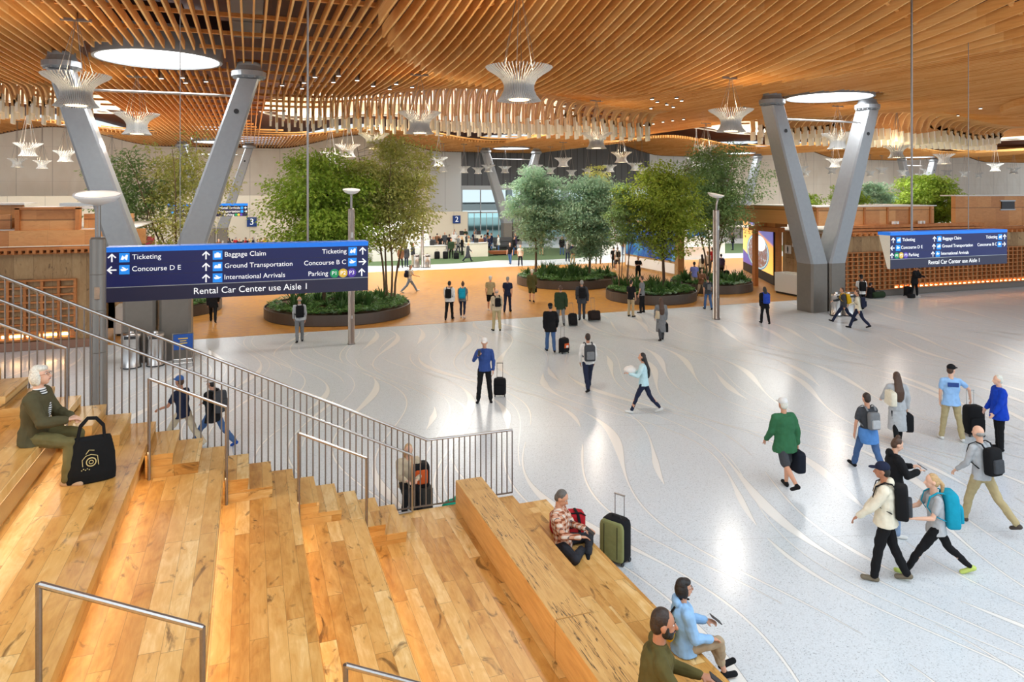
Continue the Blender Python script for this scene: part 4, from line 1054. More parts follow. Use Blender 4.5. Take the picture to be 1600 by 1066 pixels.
# information display wall facing the hall
def ocean():
    t = NT('blue_video'); co = t.coord(); n = t.noise(co, .9, 5, .6, 1.2); c = t.ramp(n, [(.3, srgb(18, 30, 110)), (.48, srgb(30, 90, 170)), (.6, srgb(70, 150, 190)), (.75, srgb(160, 215, 225))])
    t.set(col=(0, 0, 0), rough=.3); t.t.links.new(c, t.b.inputs['Emission Color']); t.b.inputs['Emission Strength'].default_value = .7; return t.mat
M_ocean = ocean()
dw = thing('display_wall', 'freestanding timber-clad display wall with blue video screens', 'display', (27.75, 45.9, 0))
m = MB(); m.box(-.2, -3.7, .007, .3, 3.7, 3.6); m.build('frame', planks('display_frame_wood', .4, 3, SD, along='Z', across='Y'), dw)
m = MB(); m.box(-.24, -3.3, 1.0, -.2, -2.0, 3.3); m.build('screen', M_ocean, dw); m = MB(); m.box(-.24, -1.7, 1.0, -.2, 3.5, 3.4); m.build('screen', M_ocean, dw)
m = MB(); m.box(-.23, -3.3, .15, -.2, -2.0, .85); m.box(-.23, -1.7, .15, -.2, 3.5, .85); m.build('lower_panel', M_white, dw)
# white curved pavilions behind
def pavilion(px, d, w, h, label, scr=True):
    p = atd(px, 400, d); t = thing('curved_pavilion', label, 'pavilion', (p.x, p.y, 0))
    m = MB(); m.lathe([(w*cos(k*pi/24), h*sin(k*pi/24)**.8+.012) for k in range(12)] + [(.05, h)], 40, M=Matrix.Translation((0, 2.6, 0)) @ Matrix.Diagonal((1, .6, 1, 1)))
    m.build('shell', M_white, t, True)
    m = MB(); m.box(-w*.55, .2, .01, w*.55, .9, 1.05); m.build('counter', M_white, t)
    if scr: m = MB(); m.box(-w*.3, .95, 1.3, w*.25, 1.02, 2.6); m.build('screen', M_ocean, t)
pavilion(620, 60, 3.6, 4.2, 'white arched pavilion behind the olive-green tree')
pavilion(1100, 62, 3.2, 3.3, 'white arched pavilion behind the right lamp post')
pavilion(950, 66, 2.6, 4.2, 'white arched pavilion with a bright blue screen behind the blue-green trees')
# check-in counters, queue posts, bench, kiosks
M_ctr = plain('cream_counter', srgb(226, 220, 206), .45)
def counter(px, py, w, h, label):
    p = at(px, py); t = thing('checkin_counter', label, 'counter', (p.x, p.y, 0), group='cream check-in counters at the back')
    m = MB(); m.box(-w/2, -.35, .012, w/2, .35, h); m.build('body', M_ctr, t); m = MB(); m.box(-w/2-.04, -.4, h, w/2+.04, .4, h+.04); m.build('worktop', M_white, t)
    m = MB(); m.box(-.2, -.05, h+.04, .2, .0, h+.45); m.build('monitor', M_black, t)
for px, py, w, h, l in ((744, 401, 2.0, 1.2, 'cream counter with a notice, right of the green-jacketed traveller'), (675, 404, 2.3, 1.1, 'long cream counter behind the litter bins'), (721, 392, .7, 1.5, 'narrow cream counter in the queue'), (748, 391, .7, 1.5, 'narrow cream counter right of the queue'), (1108, 397, 3.0, 1.0, 'pale counter behind the right lamp post')): counter(px, py, w, h, l)
for i, px in enumerate((664, 690, 714, 772, 800, 690, 735)):
    p = at(px, (398, 397, 402, 392, 390, 388, 387)[i]); t = thing('queue_post', 'thin black queue barrier post among the waiting travellers', 'post', (p.x, p.y, 0), group='queue barrier posts')
    m = MB(); m.lathe([(.16, .013), (.16, .03), (.03, .05), (.03, 1.0), (.04, 1.05)], 12); m.build('post', M_black, t)
    m = MB(); m.box(0, -.01, .85, 2.6, .01, .92); m.build('belt', M_black, t)
p = at(786, 399); t = thing('lounge_bench', 'curved timber bench on the green carpet', 'bench', (p.x, p.y, 0), -.1)
m = MB(); m.add([(-1.2, -.3, .14), (1.3, -.3, .14), (1.5, -.35, .42), (-1.5, -.35, .42), (-1.2, .3, .14), (1.3, .3, .14), (1.5, .4, .42), (-1.5, .4, .42)], [(0, 1, 2, 3), (5, 4, 7, 6), (3, 2, 6, 7), (0, 4, 5, 1), (1, 5, 6, 2), (4, 0, 3, 7)]); m.build('seat', plain('bench_wood', srgb(150, 88, 56), .5), t)
m = MB(); m.box(-.9, -.2, .013, .9, .2, .14); m.build('base', M_black, t)
p = at(788, 390); t = thing('lounge_sofa', 'dark grey upholstered seat behind the curved timber bench', 'chair', (p.x, p.y, 0))
m = MB(); m.box(-1, -.4, .3, 1, .4, .48); m.build('seat', plain('charcoal_fabric', srgb(62, 64, 66), .8), t); m = MB(); m.add([(-1, .3, .48), (1, .3, .48), (1, .6, 1.2), (-1, .6, 1.2), (-1, .42, .48), (1, .42, .48), (1, .72, 1.2), (-1, .72, 1.2)], [(0, 1, 2, 3), (5, 4, 7, 6), (3, 2, 6, 7), (0, 4, 5, 1), (1, 5, 6, 2), (4, 0, 3, 7)]); m.build('backrest', plain('charcoal_fabric', srgb(62, 64, 66), .8), t)
m = MB(); m.box(-.8, -.3, .013, .8, .3, .3); m.build('base', M_black, t)
for px, py, col, l in ((222, 384, srgb(30, 30, 40), 'black self-service kiosk left of the airy tree'), (235, 385, srgb(120, 24, 30), 'red and black self-service kiosk left of the airy tree')):
    p = atd(px, 392, 62); t = thing('self_service_kiosk', l, 'kiosk', (p.x, p.y, 0)); m = MB(); m.box(-.35, -.2, .01, .35, .2, 1.2); m.build('body', M_black, t); m = MB(); m.box(-.35, -.24, 1.2, .35, -.1, 1.95); m.build('screen', plain('kiosk_face_%d' % px, col, .4), t)
# ------------------------------------------------------------------ people
PEND = []
V = Vector
def cloth(name, r, g, b_, rough=.85): return plain('cloth_'+name, srgb(r, g, b_), rough, var=.08, scale=14, bump=.25, spec=.2)
def skin(k): return plain('skin_%d' % k, (srgb(226, 178, 150), srgb(206, 152, 122), srgb(180, 124, 94), srgb(120, 80, 58))[k], .5, var=.04, scale=20)
def hairm(n, r, g, b_): return plain('hair_'+n, srgb(r, g, b_), .55, var=.25, scale=60, bump=.5)
H_BLK = hairm('black', 26, 22, 20); H_BRN = hairm('brown', 74, 50, 34); H_GRY = hairm('grey', 150, 146, 140); H_BLD = hairm('blonde', 196, 160, 112); H_WHT = hairm('white', 222, 214, 200); H_DBR = hairm('dark_brown', 48, 34, 26); H_RED = hairm('auburn', 92, 48, 34)
def dirv(side, f, a): f = radians(f); a = radians(a); return V((side*sin(a), sin(f)*cos(a), -cos(f)*cos(a)))
POSES = {
 'stand': dict(L=(2, 2, 3), R=(-2, 2, 3), AL=(4, 8, 12, 4), AR=(4, 8, 12, 4)),
 'walkA': dict(L=(26, 8, 1), R=(-20, 22, 1), AL=(-16, 8, 16, 2), AR=(22, 8, 26, 4), lean=3),
 'walkB': dict(L=(-20, 24, 1), R=(26, 8, 1), AL=(22, 8, 26, 4), AR=(-16, 8, 16, 2), lean=3),
 'stepA': dict(L=(12, 4, 1), R=(-12, 14, 1), AL=(-8, 8, 14, 2), AR=(12, 8, 18, 4), lean=2),
 'stepB': dict(L=(-12, 14, 1), R=(12, 4, 1), AL=(12, 8, 18, 4), AR=(-8, 8, 14, 2), lean=2),
 'stride': dict(L=(36, 4, 0), R=(-30, 18, 0), AL=(-14, 8, 20, 4), AR=(30, 8, 45, 6), lean=4),
 'phone': dict(L=(2, 2, 3), R=(0, 3, 4), AL=(28, 8, 75, 22), AR=(28, 8, 75, 22), head=(0, 24)),
 'phoneface': dict(L=(0, 2, 5), R=(8, 8, 5), AL=(0, 14, 12, 2), AR=(34, 22, 104, 28), head=(0, 8)),
 'lean': dict(L=(6, 4, 4), R=(-4, 4, 4), AL=(30, 8, 60, 10), AR=(30, 8, 60, 10), lean=10, head=(0, 26)),
 'carry': dict(L=(26, 6, 0), R=(-22, 20, 0), AL=(30, 6, 70, 14), AR=(30, 6, 70, 14), lean=2),
 'hold': dict(L=(2, 2, 3), R=(-2, 2, 3), AL=(10, 8, 85, 25), AR=(4, 8, 12, 4)),
 'pullR': dict(L=(20, 8, 1), R=(-16, 18, 1), AL=(16, 8, 20, 4), AR=(-24, 14, 6, 0), lean=4),
 'sit': dict(L=(86, 88, 5), R=(84, 80, 5), AL=(28, 8, 62, 26), AR=(28, 8, 62, 26), lean=6, seat=1),
 'sitcross': dict(L=(80, 60, 2), R=(92, 78, -6), AL=(20, 10, 70, 20), AR=(10, 10, 80, 10), lean=-2, seat=1),
 'crosslegs': dict(L=(78, 128, 42), R=(76, 126, 42), AL=(30, 8, 62, 24), AR=(30, 8, 62, 24), lean=-8, seat=1, head=(0, 30)),
 'sitfloor': dict(L=(70, 40, 14), R=(100, 120, 8), AL=(30, 8, 60, 20), AR=(30, 8, 60, 20), lean=8, seat=1, head=(0, 20)),
}
def skeleton(pose, s, over=None):
    P = dict(lean=0, head=(0, 4), twist=0); P.update(POSES[pose]); P.update(over or {})
    J = {}; ln = radians(P['lean']); up = V((0, sin(ln), cos(ln))); J['up'] = up; J['P'] = P; tw = radians(P['twist'])
    J['pel'] = V((0, 0, 0)); xr_ = V((cos(tw), sin(tw), 0)); J['x'] = xr_; J['neck'] = up*(.50*s)
    hy, hp = radians(P['head'][0]), radians(P['head'][1])
    Rh = Matrix.Rotation(-hy, 3, 'Z') @ Matrix.Rotation(-hp, 3, 'X'); J['Rh'] = Rh
    J['head'] = J['neck'] + (up*.6+V((0, .12, .5))).normalized()*.085*s + (Rh @ V((0, .015, .085)))*s
    for n, sd in (('L', -1), ('R', 1)):
        h = V((sd*.092*s, 0, -.02*s)); f, k, a = P[n]; kn = h + dirv(sd, f, a)*.435*s
        an = kn + dirv(sd, f-k, a if not P.get('seat') or pose == 'sit' else a*(-.9))*.42*s
        if pose == 'crosslegs': kn = h + V((sd*.66, .74, -.04)).normalized()*.42*s; an = kn + V((-sd*.93, -.06 if sd > 0 else .22, -.10)).normalized()*.40*s
        if pose == 'sitcross' and sd == 1: an = kn + V((-.38, .28, -.86)).normalized()*.42*s
        J['hip'+n], J['kn'+n], J['an'+n] = h, kn, an; J['sw'+n] = f-k
        sh = J['neck'] - up*.068*s + xr_*(sd*.176*s); sf, ab, ef, ei = P['A'+n]
        el = sh + dirv(sd, sf, ab)*.285*s; e_ = radians(ei); F = radians(sf+ef)
        fd = V((-sd*sin(e_), sin(F)*cos(e_), -cos(F)*cos(e_))).normalized(); wr = el + fd*.245*s
        J['sh'+n], J['el'+n], J['wr'+n], J['fd'+n] = sh, el, wr, fd
    return J
def hand(mb, W, d, sd, s, rmin, curl=35, pref=None):
    p = pref or (V((0, 1, 0)) if abs(d.y) < .6 else V((sd, 0, .2)))
    ac = (p - d*p.dot(d)).normalized(); nn = d.cross(ac).normalized()
    if nn.x*sd > 0 and abs(d.y) < .6: nn = -nn
    if abs(d.y) >= .6 and nn.z > 0: nn = -nn
    mb.tube([W - d*.02*s, W + d*.02*s, W + d*.06*s, W + d*.092*s], [(.026*s, .02*s), (.034*s, .018*s), (.041*s, .018*s), (.036*s, .014*s)], 10, up=ac)
    th = ac if abs(d.y) < .6 else -ac*1.0
    for i, (o, l) in enumerate(((-.028, .064), (-.0095, .075), (.0095, .078), (.028, .07))):
        a0 = W + d*.088*s - th*(-o)*s; c = radians(curl*(.6+.12*i)); r = max(rmin, .0085*s)
        d1 = d*cos(c) + nn*sin(c); d2 = d*cos(2*c) + nn*sin(2*c); m_ = a0 + d1*l*.52*s; mb.caps(a0, m_, r, r*.95, 8); mb.caps(m_, m_ + d2*l*.48*s, r*.95, r*.8, 8)
    r = max(rmin, .0105*s); b0 = W + d*.025*s + th*.03*s; b1 = b0 + (d*.55+th*.7+nn*.35).normalized()*.036*s; b2 = b1 + (d*.85+nn*.4+th*.1).normalized()*.028*s
    mb.caps(b0, b1, r*1.1, r, 8); mb.caps(b1, b2, r, r*.8, 8)
def loft(mb, secs, n=16):
    """secs: (centre, xdir, ydir, rx, ry)"""
    vs = []
    for c, ax, ay, rx, ry in secs:
        for k in range(n): a = 2*pi*k/n; vs.append(c + ax*(cos(a)*rx) + ay*(sin(a)*ry))
    L = len(secs); fs = [tuple(range(n-1, -1, -1)), tuple((L-1)*n+k for k in range(n))]
    for i in range(L-1):
        for k in range(n): fs.append((i*n+k, i*n+(k+1) % n, (i+1)*n+(k+1) % n, (i+1)*n+k))
    mb.add(vs, fs)
def torso(mb, J, s, g, lo, hi, w=1.0):
    up, x = J['up'], J['x']; y = up.cross(V((1, 0, 0))); y = V((0, up.z, -up.y)); T = [(-.34, .20, .15), (-.22, .196, .145), (-.13, .190, .142), (-.10, .186, .138), (0, .166, .122), (.12, .15, .108), (.24, .165, .118), (.35, .178, .118), (.42, .165, .105), (.465, .11, .085), (.495, .062, .062)]
    secs = []
    for t, rx, ry in T:
        if lo-1e-6 <= t <= hi+1e-6:
            c = up*(t*s) if t >= 0 else V((0, 0, t*s)); xx = V((1, 0, 0)).lerp(x, max(0, t)*2)
            secs.append((c, xx.normalized(), y, (rx*w+g)*s, (ry*w+g)*s))
    loft(mb, secs)
def finish(mb, name, mat, parent, vox, it=3, key=None):
    me = mb.mesh(name, mat, True); o = link(name, me, parent); PEND.append((me, vox, it)); return o
CACHE = {}
def person(px=None, py=None, a=0, h=1.75, pose='stand', top='shirt', tc=None, bottom='pants', bc=None, hair='short', hc=None, sk=0, shoes=None, label='', loc=None, over=None, cap=None, w=1.0, vox=None, group=None, belt=0.0, extra=None, base_z=0.0, shade=None):
    p = V(loc) if loc is not None else at(px, py)
    d = dep(p); s = h/1.75; vox = vox or (.009 if d < 12 else .013 if d < 24 else .018 if d < 42 else .03); rmin = vox*.55
    t = thing('person', label, 'person', (p.x, p.y, 0), group=group)
    ar = radians(a); F = V((ST, CT, 0))*cos(ar) + V((CT, -ST, 0))*sin(ar); t.rotation_euler = (0, 0, atan2(-F.x, F.y))
    over = over or {}; seat = POSES[pose].get('seat')
    key = (pose, top, bottom, hair, cap is not None, round(w, 2), round(s, 2), vox, tuple(sorted((k, tuple(v) if isinstance(v, (list, tuple)) else v) for k, v in over.items())))
    J = skeleton(pose, s, over)
    if seat: z0 = .10*s
    else:
        zs = []
        for n in 'LR': zs.append(J['an'+n].z)
        z0 = -min(zs) + .075*s
    t.location.z = p.z + z0 if loc is not None else z0
    hc = hc or H_BRN; sc = shoes or cloth('black', 24, 24, 26); mats = dict(body=skin(sk), top=tc, trousers=bc, hair=hc, shoe=sc, cap=cap)
    if key in CACHE and d > 12:
        for nm, me in CACHE[key]:
            o = link(nm, me, t); m_ = mats[nm if nm in mats else 'top']
            o.material_slots[0].link = 'OBJECT'; o.material_slots[0].material = m_
        return t, J, s
    made = []
    def fin(mb, nm, it=3):
        me = mb.mesh(nm, mats[nm], True); o = link(nm, me, t); o.material_slots[0].link = 'OBJECT'; o.material_slots[0].material = mats[nm]
        PEND.append((me, vox if nm != 'body' else min(vox, .02), it if nm not in ('top', 'trousers') else -it)); made.append((nm, me)); return o
    up = J['up']; Rh = J['Rh']; Hc = J['head']
    # ---- body
    b = MB()
    if top == 'none': torso(b, J, s, 0, -.10, .495)
    else: torso(b, J, s, -.03, -.10, .495, .92)
    b.caps(J['neck']-up*.04*s, Hc - (Rh @ V((0, .02, .03)))*s, .056*s, .052*s)
    R3 = Rh
    b.ball(Hc + (Rh @ V((0, -.008, .02)))*s, .076*s, .094*s, .098*s, 16, 12, R3)
    b.ball(Hc + (Rh @ V((0, .026, -.035)))*s, .060*s, .066*s, .075*s, 14, 10, R3)
    b.ball(Hc + (Rh @ V((0, .052, -.082)))*s, .032*s, .032*s, .026*s, 10, 8, R3)
    b.caps(Hc + (Rh @ V((0, .086, .014)))*s, Hc + (Rh @ V((0, .108, -.022)))*s, .0105*s, .0165*s, 8)
    b.ball(Hc + (Rh @ V((0, .088, -.055)))*s, .022*s, .012*s, .010*s, 8, 6, R3)
    for sd in (-1, 1): b.ball(Hc + (Rh @ V((sd*.078, -.008, -.006)))*s, .012*s, .022*s, .032*s, 8, 6, R3)
    for n, sd in (('L', -1), ('R', 1)):
        b.caps(J['neck']-up*.07*s, J['sh'+n], .045*s, .045*s); b.caps(J['sh'+n], J['el'+n], .045*s, .036*s); b.caps(J['el'+n], J['wr'+n], .037*s, .025*s)
        hand(b, J['wr'+n], J['fd'+n], sd, s, rmin, 30, over.get('pref'))
        b.caps(J['hip'+n], J['kn'+n], .07*s, .052*s)
        calf = J['kn'+n].lerp(J['an'+n], .3); b.caps(J['kn'+n], calf, .05*s, .055*s); b.caps(calf, J['an'+n], .055*s, .033*s)
    fin(b, 'body', 2)
    # ---- top
    b = MB(); g = {'tee': .004, 'shirt': .008, 'sweater': .018, 'jacket': .026, 'coat': .022, 'hoodie': .024}[top]
    torso(b, J, s, g, {'tee': -.13 if not seat else -.10, 'shirt': -.10, 'sweater': -.13 if not seat else -.10, 'jacket': -.22 if not seat else -.10, 'coat': -.10, 'hoodie': -.10}[top], .465, w)
    x = J['x']
    if top == 'coat':
        yy = V((0, 1, 0)); loft(b, [(V((0, 0, -.08*s)), V((1, 0, 0)), yy, .19*s*w, .14*s*w), (V((0, 0, -.3*s)), V((1, 0, 0)), yy, .21*s*w, .17*s*w), (V((0, -.02, -.58*s)), V((1, 0, 0)), yy, .22*s*w, .19*s*w)])
    if top in ('hoodie',): b.ball(J['neck'] + V((0, -.075, .01))*s, .10*s, .06*s, .07*s)
    if top in ('jacket', 'coat', 'shirt'): b.tube([J['neck']-up*.05*s, J['neck']+up*.012*s], [(.078*s, .075*s), (.066*s, .062*s)], 14)
    for n, sd in (('L', -1), ('R', 1)):
        sh, el, wr = J['sh'+n], J['el'+n], J['wr'+n]; r = .052*s+g*s
        b.caps(J['neck']-up*.06*s + x*(sd*.06*s), sh, .062*s+g*s*.6, r*1.05)
        if top == 'tee': b.caps(sh, sh.lerp(el, .62), r*1.08, r*1.02)
        else: b.caps(sh, el, r*1.08, r*.9); b.caps(el, el.lerp(wr, .93), r*.92, r*.66)
    fin(b, 'top', 3)
    # ---- trousers
    b = MB(); gg = .006 if bottom == 'leggings' else .014
    if not (bottom == 'dress'):
        b.ball(V((0, -.008*s, -.05*s)), (.158+gg*.6)*s, (.112+gg)*s, .12*s, 16, 10)
        for n, sd in (('L', -1), ('R', 1)):
            hp, kn, an = J['hip'+n], J['kn'+n], J['an'+n]
            if not seat: hp = hp.lerp(kn, .12)
            if bottom == 'shorts': b.caps(hp, hp.lerp(kn, .90), (.086+gg)*s, (.078+gg)*s)
            else:
                b.caps(hp, kn, (.082+gg)*s, (.056+gg)*s); e = .95 if bottom != 'cropped' else .62
                q = kn.lerp(an, .35); b.caps(kn, q, (.055+gg)*s, (.054+gg)*s); b.caps(q, kn.lerp(an, e), (.054+gg)*s, ((.036 if bottom == 'leggings' else .05)+gg*.7)*s)
        fin(b, 'trousers', 3)
    # ---- shoes
    for n, sd in (('L', -1), ('R', 1)):
        b = MB(); an = J['an'+n]; sw = J['sw'+n]; pt = radians(max(-50, min(25, sw*.55 if not seat else 0)))
        if pose == 'crosslegs': fx = V((-sd*.9, .3, -.1)).normalized(); dn = V((0, -.2, -.98))
        else: fx = V((sd*.12, cos(pt), sin(pt))).normalized(); dn = V((0, sin(pt), -cos(pt)))
        if pose == 'sitcross' and sd == 1: fx = V((-.15, .9, .25)).normalized(); dn = V((0, .25, -.95))
        hl = an + dn*.035*s - fx*.035*s; to = hl + fx*.185*s + dn*.006*s
        b.caps(hl, to, .041*s, .034*s); b.caps(an, hl, .04*s, .04*s); b.caps(hl+V((0, 0, 0))+dn*.006*s, to + V((0.012*sd, 0, 0))*s, .036*s, .034*s)
        fin(b, 'shoe', 2)
    # ---- hair
    if hair != 'bald':
        b = MB(); q = lambda a_, c_, e_: Hc + (Rh @ V((a_, c_, e_)))*s
        if hair in ('short', 'long', 'bun', 'ponytail', 'bob', 'curly'):
            b.ball(q(0, -.022, .035), .080*s, .088*s, .093*s, 16, 12, R3)
            b.ball(q(0, -.05, -.01), .074*s, .062*s, .082*s, 14, 10, R3)
        if hair == 'fringe': b.ball(q(0, -.04, -.012), .083*s, .072*s, .05*s, 14, 8, R3)
        if hair == 'bob':
            b.ball(q(0, -.042, -.02), .092*s, .078*s, .105*s, 16, 12, R3); b.ball(q(-.072, -.008, -.025), .022*s, .042*s, .08*s, 10, 8, R3); b.ball(q(.072, -.008, -.025), .022*s, .042*s, .08*s, 10, 8, R3); b.ball(q(0, .02, .078), .075*s, .068*s, .04*s, 12, 8, R3)
        if hair == 'curly': b.ball(q(0, -.02, .045), .098*s, .1*s, .1*s, 14, 10, R3)
        if hair == 'bun': b.ball(q(0, -.045, .135), .04*s, .04*s, .034*s)
        if hair == 'ponytail': b.caps(q(0, -.10, .03), q(0, -.155, -.06), .028*s, .034*s); b.caps(q(0, -.155, -.06), q(0, -.14, -.22), .034*s, .014*s)
        if hair == 'long':
            k = J['neck']; b.ball(q(0, -.03, -.02), .092*s, .08*s, .11*s, 16, 12, R3)
            b.tube([q(0, -.06, 0), k + V((0, -.09, -.02))*s, k + V((0, -.15, -.16))*s, k + V((0, -.155, -.32))*s, k + V((0, -.14, -.40))*s], [(.085*s, .05*s), (.10*s, .05*s), (.115*s, .042*s), (.10*s, .035*s), (.05*s, .02*s)], 14, up=V((1, 0, 0)))
        fin(b, 'hair', 2)
    if cap is not None:
        b = MB(); q = lambda a_, c_, e_: Hc + (Rh @ V((a_, c_, e_)))*s
        b.ball(q(0, -.012, .062), .088*s, .103*s, .078*s, 16, 10, R3)
        b.tube([q(0, -.01, .04), q(0, -.01, .062)], [(.104*s, .089*s), (.104*s, .089*s)], 16, up=(Rh @ V((0, 1, 0))))
        b.ball(q(0, .115, .048), .062*s, .07*s, .012*s + vox*.3, 12, 8, R3)
        fin(b, 'cap', 1)
    CACHE[key] = made
    return t, J, s

# ------------------------------------------------------------------ bags
def face(P3, lips=(150, 84, 76), glasses=None, beard=None, brow=H_BRN, eye=(60, 40, 26)):
    root, J, s = P3; Hc, Rh = J['head'], J['Rh']; q = lambda a_, c_, e_: Hc + (Rh @ V((a_, c_, e_)))*s
    for sd in (-1, 1):
        m = MB(); m.ball(q(sd*.031, .0715, .016), .0120*s, .010*s, .0075*s, 10, 8, Rh); o = m.build('eye', WHT_E, root, True)
        m = MB(); m.ball(q(sd*.031, .0790, .016), .0066*s, .004*s, .0066*s, 8, 6, Rh); m.build('iris', plain('iris', srgb(*eye), .2), o)
        m = MB(); m.tube([q(sd*.013, .086, .036), q(sd*.03, .087, .042), q(sd*.05, .073, .037)], [.0028*s, .0042*s, .002*s], 6); m.build('eyebrow', brow, root)
    m = MB(); m.tube([q(-.021, .086, -.053), q(-.008, .0975, -.051), q(.008, .0975, -.051), q(.021, .086, -.053)], [.002*s, .0055*s, .0055*s, .002*s], 8); m.build('lips', plain('lips', srgb(*lips), .5), root, True)
    if glasses is not None:
        m = MB()
        for sd in (-1, 1):
            m.tube([q(sd*.034 + .023*cos(k*pi/8), .098, .014 + .018*sin(k*pi/8)) for k in range(16)], .0018*s, 5, closed=True); m.tube([q(sd*.057, .096, .018), q(sd*.078, .03, .014), q(sd*.08, -.02, .008)], .0018*s, 5)
        m.tube([q(-.012, .1, .016), q(.012, .1, .016)], .0018*s, 5); m.build('glasses', glasses, root)
    if beard is not None:
        m = MB(); m.ball(q(0, .026, -.058), .0645*s, .069*s, .058*s, 16, 12, Rh); m.ball(q(0, .058, -.09), .038*s, .036*s, .030*s, 12, 8, Rh)
        for sd in (-1, 1): m.ball(q(sd*.064, .02, -.03), .012*s, .024*s, .05*s, 8, 8, Rh)
        me = m.mesh('beard', beard, True); link('beard', me, root); PEND.append((me, .006, 2))
        m = MB(); m.tube([q(-.026, .082, -.046), q(0, .1, -.040), q(.026, .082, -.046)], [.003*s, .006*s, .003*s], 6); m.build('moustache', beard, root)
WHT_E = plain('eye_white', srgb(236, 232, 226), .3)
def rel(root, v): return Matrix.Rotation(root.rotation_euler.z, 3, 'Z') @ Vector(v) + root.location
def rbox(mb, c, sx, sy, sz, r=.03, M=None):
    """box with rounded vertical profile made of stacked superellipse rings"""
    n = 20; vs = []; lv = [(-.5, .86), (-.47, .95), (-.4, 1), (.35, 1), (.45, .93), (.5, .78)]
    for z, k in lv:
        for i in range(n):
            a = 2*pi*i/n; ca, sa = cos(a), sin(a); e = .42
            vs.append(V((c[0]+abs(ca)**e*(1 if ca > 0 else -1)*sx/2*k, c[1]+abs(sa)**e*(1 if sa > 0 else -1)*sy/2*k, c[2]+z*sz)))
    if M is not None: vs = [M @ v_ for v_ in vs]
    fs = [tuple(range(n-1, -1, -1)), tuple((len(lv)-1)*n+k for k in range(n))]
    for i in range(len(lv)-1):
        for k in range(n): fs.append((i*n+k, i*n+(k+1) % n, (i+1)*n+(k+1) % n, (i+1)*n+k))
    mb.add(vs, fs)
def backpack(P3, mat, label, sz=1.0, pocket=None):
    root, J, s = P3; c = J['neck'] - J['up']*.24*s + V((0, -.215, 0))*s
    t = thing('backpack', label, 'backpack', rel(root, c), root.rotation_euler.z)
    pk = pocket or mat; ln = J['up'].y; M = Matrix.Rotation(-math.asin(ln), 4, 'X')
    m = MB(); rbox(m, (0, 0, 0), .30*sz*s, .17*sz*s, .44*sz*s, M=M); m.build('body', mat, t, True)
    m = MB(); rbox(m, (0, -.095*sz*s, -.06), .22*sz*s, .07*sz*s, .22*sz*s, M=M); m.build('front_pocket', pk, t, True)
    for sd in (-1, 1):
        m = MB(); pts = [V((sd*.09, .07, .19)), V((sd*.10, .12, .262)), V((sd*.115, .22, .275)), V((sd*.12, .335, .20)), V((sd*.125, .375, .05)), V((sd*.15, .30, -.07)), V((sd*.17, .12, -.14))]
        m.tube([p_*s for p_ in pts], (.022*s, .008*s), 8, up=V((1, 0, 0))); m.build('strap', mat, t)
    return t
def suitcase(px, py, mat, label, h=.56, wd=.38, dp=.24, rz=0, tilt=0, handle=.45, hm=None, loc=None, soft=True, lean_dir=1):
    p = V(loc) if loc is not None else at(px, py); t = thing('suitcase', label, 'suitcase', p, rz); t.rotation_euler = (radians(tilt), 0, rz)
    m = MB(); rbox(m, (0, 0, .05+h/2), wd, dp, h); m.build('shell', mat, t, True)
    m = MB(); rbox(m, (0, -dp/2-.012, .05+h*.36), wd*.8, .05, h*.5); m.build('front_pocket', mat, t, True)
    m = MB()
    for sx in (-1, 1): m.tube([(sx*.085, dp/2-.035, h+.02), (sx*.085, dp/2-.035, h+.05+handle)], .0075, 6)
    m.tube([(-.095, dp/2-.035, h+.05+handle), (.095, dp/2-.035, h+.05+handle)], .014, 8); m.build('telescopic_handle', hm or M_steeld, t)
    m = MB(); m.tube([(-.08, 0, h+.045), (-.07, 0, h+.08), (.07, 0, h+.08), (.08, 0, h+.045)], .011, 6); m.build('carry_handle', M_black, t)
    for sx in (-1, 1):
        for sy in (-1, 1): m = MB(); m.lathe([(.034, -.012), (.034, .012)], 14, M=Matrix.Translation((sx*(wd/2-.04), sy*(dp/2-.03), .034)) @ Matrix.Rotation(pi/2, 4, 'Y')); m.build('wheel', M_black, t)
    return t
def tote(P3, side, mat, label, w=.34, h=.30, drop=.28, d_=.13, name='tote_bag', cat='bag', at_=None):
    root, J, s = P3; n = 'R' if side > 0 else 'L'; hd = J['wr'+n] + J['fd'+n]*.10*s if at_ is None else V(at_)
    t = thing(name, label, cat, rel(root, hd + V((0, 0, -drop-h/2))), root.rotation_euler.z)
    m = MB(); rbox(m, (0, 0, 0), d_, w, h); m.build('body', mat, t, True)
    for q in (-1, 1): m = MB(); m.tube([(q*d_*.3, -w*.28, h*.46), (q*.012, -.04, h*.5+drop*.9), (q*.012, .04, h*.5+drop*.9), (q*d_*.3, w*.28, h*.46)], .009, 6); m.build('handle', mat, t)
    return t
def phone(root, v, label, rx=0.6, sz=.15):
    t = thing('phone', label, 'phone', rel(root, v), root.rotation_euler.z); t.rotation_euler = (rx, 0, root.rotation_euler.z)
    m = MB(); m.cbox((0, 0, 0), sz*.5, .009, sz); m.build('case', M_black, t); m = MB(); m.cbox((0, -.0052, 0), sz*.44, .001, sz*.9); m.build('screen', plain('phone_screen', srgb(60, 66, 76), .15), t)
    return t
